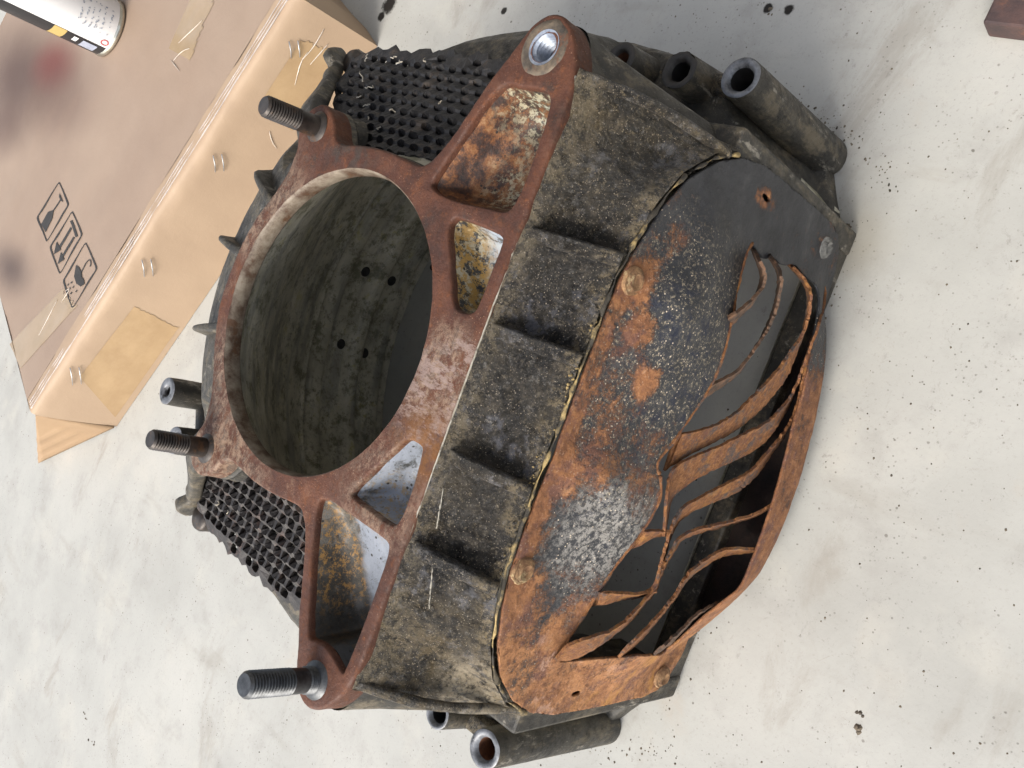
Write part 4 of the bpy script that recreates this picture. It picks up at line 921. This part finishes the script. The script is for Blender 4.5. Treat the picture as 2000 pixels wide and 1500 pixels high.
# staples: two legs each, crossing the rolled edge
for (x, y) in ((573, 95), (425, 317), (287, 522), (147, 733)):
    mb = MB()
    for dx in (-8, 9):
        p = [onfront(x + dx - 3, y - 18 - dx * .1, .002), onfront(x + dx, y, .0035), onfront(x + dx + 2, y + 16 - dx * .1, .0015)]; mb.tube(p, [.0006, .0007, .0005], 4)
    bpart(mb.build('staple', M_STAPLE, BOX))
# handling marks, printed on the lid
def ink(mb, poly, lift=.0007):
    mb.add([ontop(x, y, lift) for x, y in poly], [tuple(range(len(poly)))])
Zc = lambda x, y: (x / 5., 330 + y / 5.)
def frame(cs):
    cs = [Zc(*c) for c in cs]; n = 4; out = []
    c = np.array(cs); 
    o = resample(chaikin([c[i] * (1 - t) + c[(i + 1) % 4] * t for i in range(4) for t in (0.02, .12, .88)], 2), 2.0); cen = c.mean(0); i_ = [q + (cen - q) / np.linalg.norm(cen - q) * 3.2 for q in map(np.array, o)]
    P = [[ontop(a[0], a[1], .0006), ontop(b[0], b[1], .0006)] for a, b in zip(o, i_)]; mb = MB(); mb.grid(P, True); return mb
def stroke(mb, pts, w_):
    pts = resample([Zc(*p) for p in pts], 2.5, False); P = []
    for i, p in enumerate(pts):
        d = pts[min(i + 1, len(pts) - 1)] - pts[max(i - 1, 0)]; d /= np.linalg.norm(d); nn = np.array((-d[1], d[0])) * w_ / 10; P.append([ontop(*(p + nn), .0006), ontop(*(p - nn), .0006)])
    mb.grid(P)
mb = frame([(575, 118), (680, 345), (455, 722), (352, 480)]); ink(mb, [Zc(*p) for p in ((525, 400), (470, 420), (400, 540), (442, 618), (510, 490))]); stroke(mb, [(522, 405), (590, 300)], 12); ink(mb, [Zc(*p) for p in ((578, 238), (618, 325), (590, 310), (574, 270))])
bpart(mb.build('fragile_mark', M_INK, BOX, smooth=False))
mb = frame([(705, 405), (815, 640), (578, 1035), (474, 770)]); stroke(mb, [(692, 505), (752, 665)], 26); stroke(mb, [(690, 575), (575, 765)], 22); stroke(mb, [(722, 668), (610, 850)], 22)
ink(mb, [Zc(*p) for p in ((550, 710), (590, 790), (522, 835))]); ink(mb, [Zc(*p) for p in ((590, 810), (628, 885), (560, 930))])
bpart(mb.build('this_way_up_mark', M_INK, BOX, smooth=False))
mb = frame([(838, 710), (958, 970), (708, 1372), (600, 1095)]); ink(mb, [Zc(*p) for p in ((740, 940), (770, 960), (795, 1010), (800, 1060), (820, 1080), (828, 1125), (790, 1150), (745, 1120), (722, 1050))]); stroke(mb, [(790, 1015), (835, 925), (865, 890), (885, 890), (888, 930), (878, 955)], 10)
for (x, y) in ((700, 1100), (720, 1145), (685, 1160), (750, 1185), (700, 1205), (665, 1120)): stroke(mb, [(x, y), (x - 12, y + 18)], 12)
bpart(mb.build('keep_dry_mark', M_INK, BOX, smooth=False))

# ------------------------------------------------------------------ spray can standing on the box
q0 = atz(205, 112, BH + .002); CR = .033; can_end = np.array((q0[0] + .0335, q0[1] + .010, BH + .0035)); cax = np.array((0, 0, 1.))
CAN = empty('spray_can', tuple(can_end), 'white and black labelled aerosol can standing on the cardboard box', 'spray can')
def cpart(o): o.matrix_parent_inverse = Matrix.Translation(CAN.location).inverted(); return o
M_WHITE = mat_simple('white_label', (.82, .82, .82), (.88, .88, .87), 20, .35, 0, .05); M_BLACK = mat_simple('black_label', (.018, .018, .02), (.03, .03, .032), 20, .35, 0, .05)
M_TIN = mat_simple('tin_rim', (.5, .47, .38), (.75, .72, .64), 40, .22, .9, .1)
mb = MB(); mb.lathe([(CR, .004), (CR, .16), (CR, .185)], can_end, cax, n=64); cpart(mb.build('can_body', M_WHITE, CAN))
mb = MB(); mb.lathe([(0, .006), (CR * .8, .004), (CR * .93, .0005), (CR * .97, -.0012), (CR * 1.03, -.001), (CR * 1.045, .001), (CR * 1.03, .003), (CR * 1.005, .0048)], can_end, cax, n=64); cpart(mb.build('bottom_rim', M_TIN, CAN))
mb = MB(); mb.lathe([(CR, .185), (CR * .9, .195), (CR * .6, .203), (CR * .45, .205)], can_end, cax, n=48); mb.lathe([(CR * .55, .203), (CR * .55, .225), (CR * .45, .228), (0, .228)], can_end, cax, n=32); cpart(mb.build('can_top', M_BLACK, CAN))
TV = math.atan2(CAM[0] - can_end[0], -(CAM[1] - can_end[1]))      # the side turned to the camera
def cyl(s_, th, lift):
    return can_end + cax * s_ + np.array((math.sin(-th + TV), -math.cos(-th + TV), 0)) * (CR + lift)
def cpatch(name, s0, s1, t0, t1, mat, lift=.0003):
    mb = MB(); mb.grid([[cyl(s_, t, lift) for t in np.linspace(t0, t1, 14)] for s_ in np.linspace(s0, s1, 8)]); return cpart(mb.build(name, mat, CAN))
T0 = rad(42)
cpatch('black_band', .005, .184, T0, rad(200), M_BLACK)
cpatch('yellow_patch', .048, .062, T0 + .0, T0 + .6, mat_simple('yellow_print', (.5, .36, .12), (.58, .42, .16), 20, .4, 0, .05), .0006)
cpatch('grey_panel', .013, .029, T0 + .1, T0 + .5, mat_simple('grey_print', (.33, .36, .45), (.42, .45, .54), 200, .4, 0, .05), .0006)
cpatch('white_mark', .034, .039, T0 + .1, T0 + .35, M_WHITE, .0006)
M_RED = mat_simple('red_print', (.5, .06, .07), (.6, .1, .1), 20, .4, 0, .05)
cpatch('red_letter', .150, .160, T0 + .30, T0 + .42, M_RED, .0006)
mb = MB(); 
for (s0, s1, t0, t1) in ((.128, .142, .30, .34), (.128, .131, .30, .62), (.128, .142, .46, .50), (.139, .142, .30, .48), (.133, .142, .52, .60)): mb.grid([[cyl(s_, T0 + t, .0006) for t in np.linspace(t0, t1, 4)] for s_ in np.linspace(s0, s1, 4)])
cpart(mb.build('red_letter', M_RED, CAN))
mb = MB()
for k in range(14):
    a0, a1 = k / 14 * 2 * math.pi, (k + 1) / 14 * 2 * math.pi
    mb.add([cyl(.010 + .0045 * r * math.cos(a), T0 - .20 + .12 * r * math.sin(a), .0006) for a, r in ((a0, 1), (a1, 1), (a1, .7), (a0, .7))], [(0, 1, 2, 3)])
cpart(mb.build('red_oval', M_RED, CAN))
mb = MB()
for k in range(90):
    s0 = rg.choice((.012, .02, .026, .032, .038, .044)) + rg.uniform(-.001, .001); t0 = T0 - .45 - rg.uniform(0, .9); L = rg.uniform(.02, .06)
    mb.grid([[cyl(s_, t, .0006) for t in (t0, t0 - L)] for s_ in (s0, s0 + .0011)])
o = cpart(mb.build('small_print', mat_simple('blue_grey_print', (.3, .34, .42), (.4, .44, .5), 50, .5, 0, .05), CAN)); o['kind'] = 'stuff'

# ------------------------------------------------------------------ rusty steel block in the far right corner
q1 = atz(1918, 44, .018); q2 = atz(1942, -6, .018); q3 = atz(2004, 64, .018); e1 = q2 - q1; e2 = q3 - q1; e1 /= np.linalg.norm(e1); e2 = e2 - e1 * (e2 @ e1); e2 /= np.linalg.norm(e2)
mb = MB(); mb.box(q1 + e1 * .05 + e2 * .08 + np.array((0, 0, -.0088)), (.1, .16, .0176), np.array([e1, e2, (0, 0, 1)]).T)
blk = mb.build('steel_block', mat_simple('red_brown_rust', (.05, .036, .038), (.11, .062, .055), 70, .65, .1, .6, .001, (.16, .075, .05)), None, smooth=False, bevel=.0015)
blk['label'] = 'red-brown rusty steel block lying at the corner of the view'; blk['category'] = 'metal block'
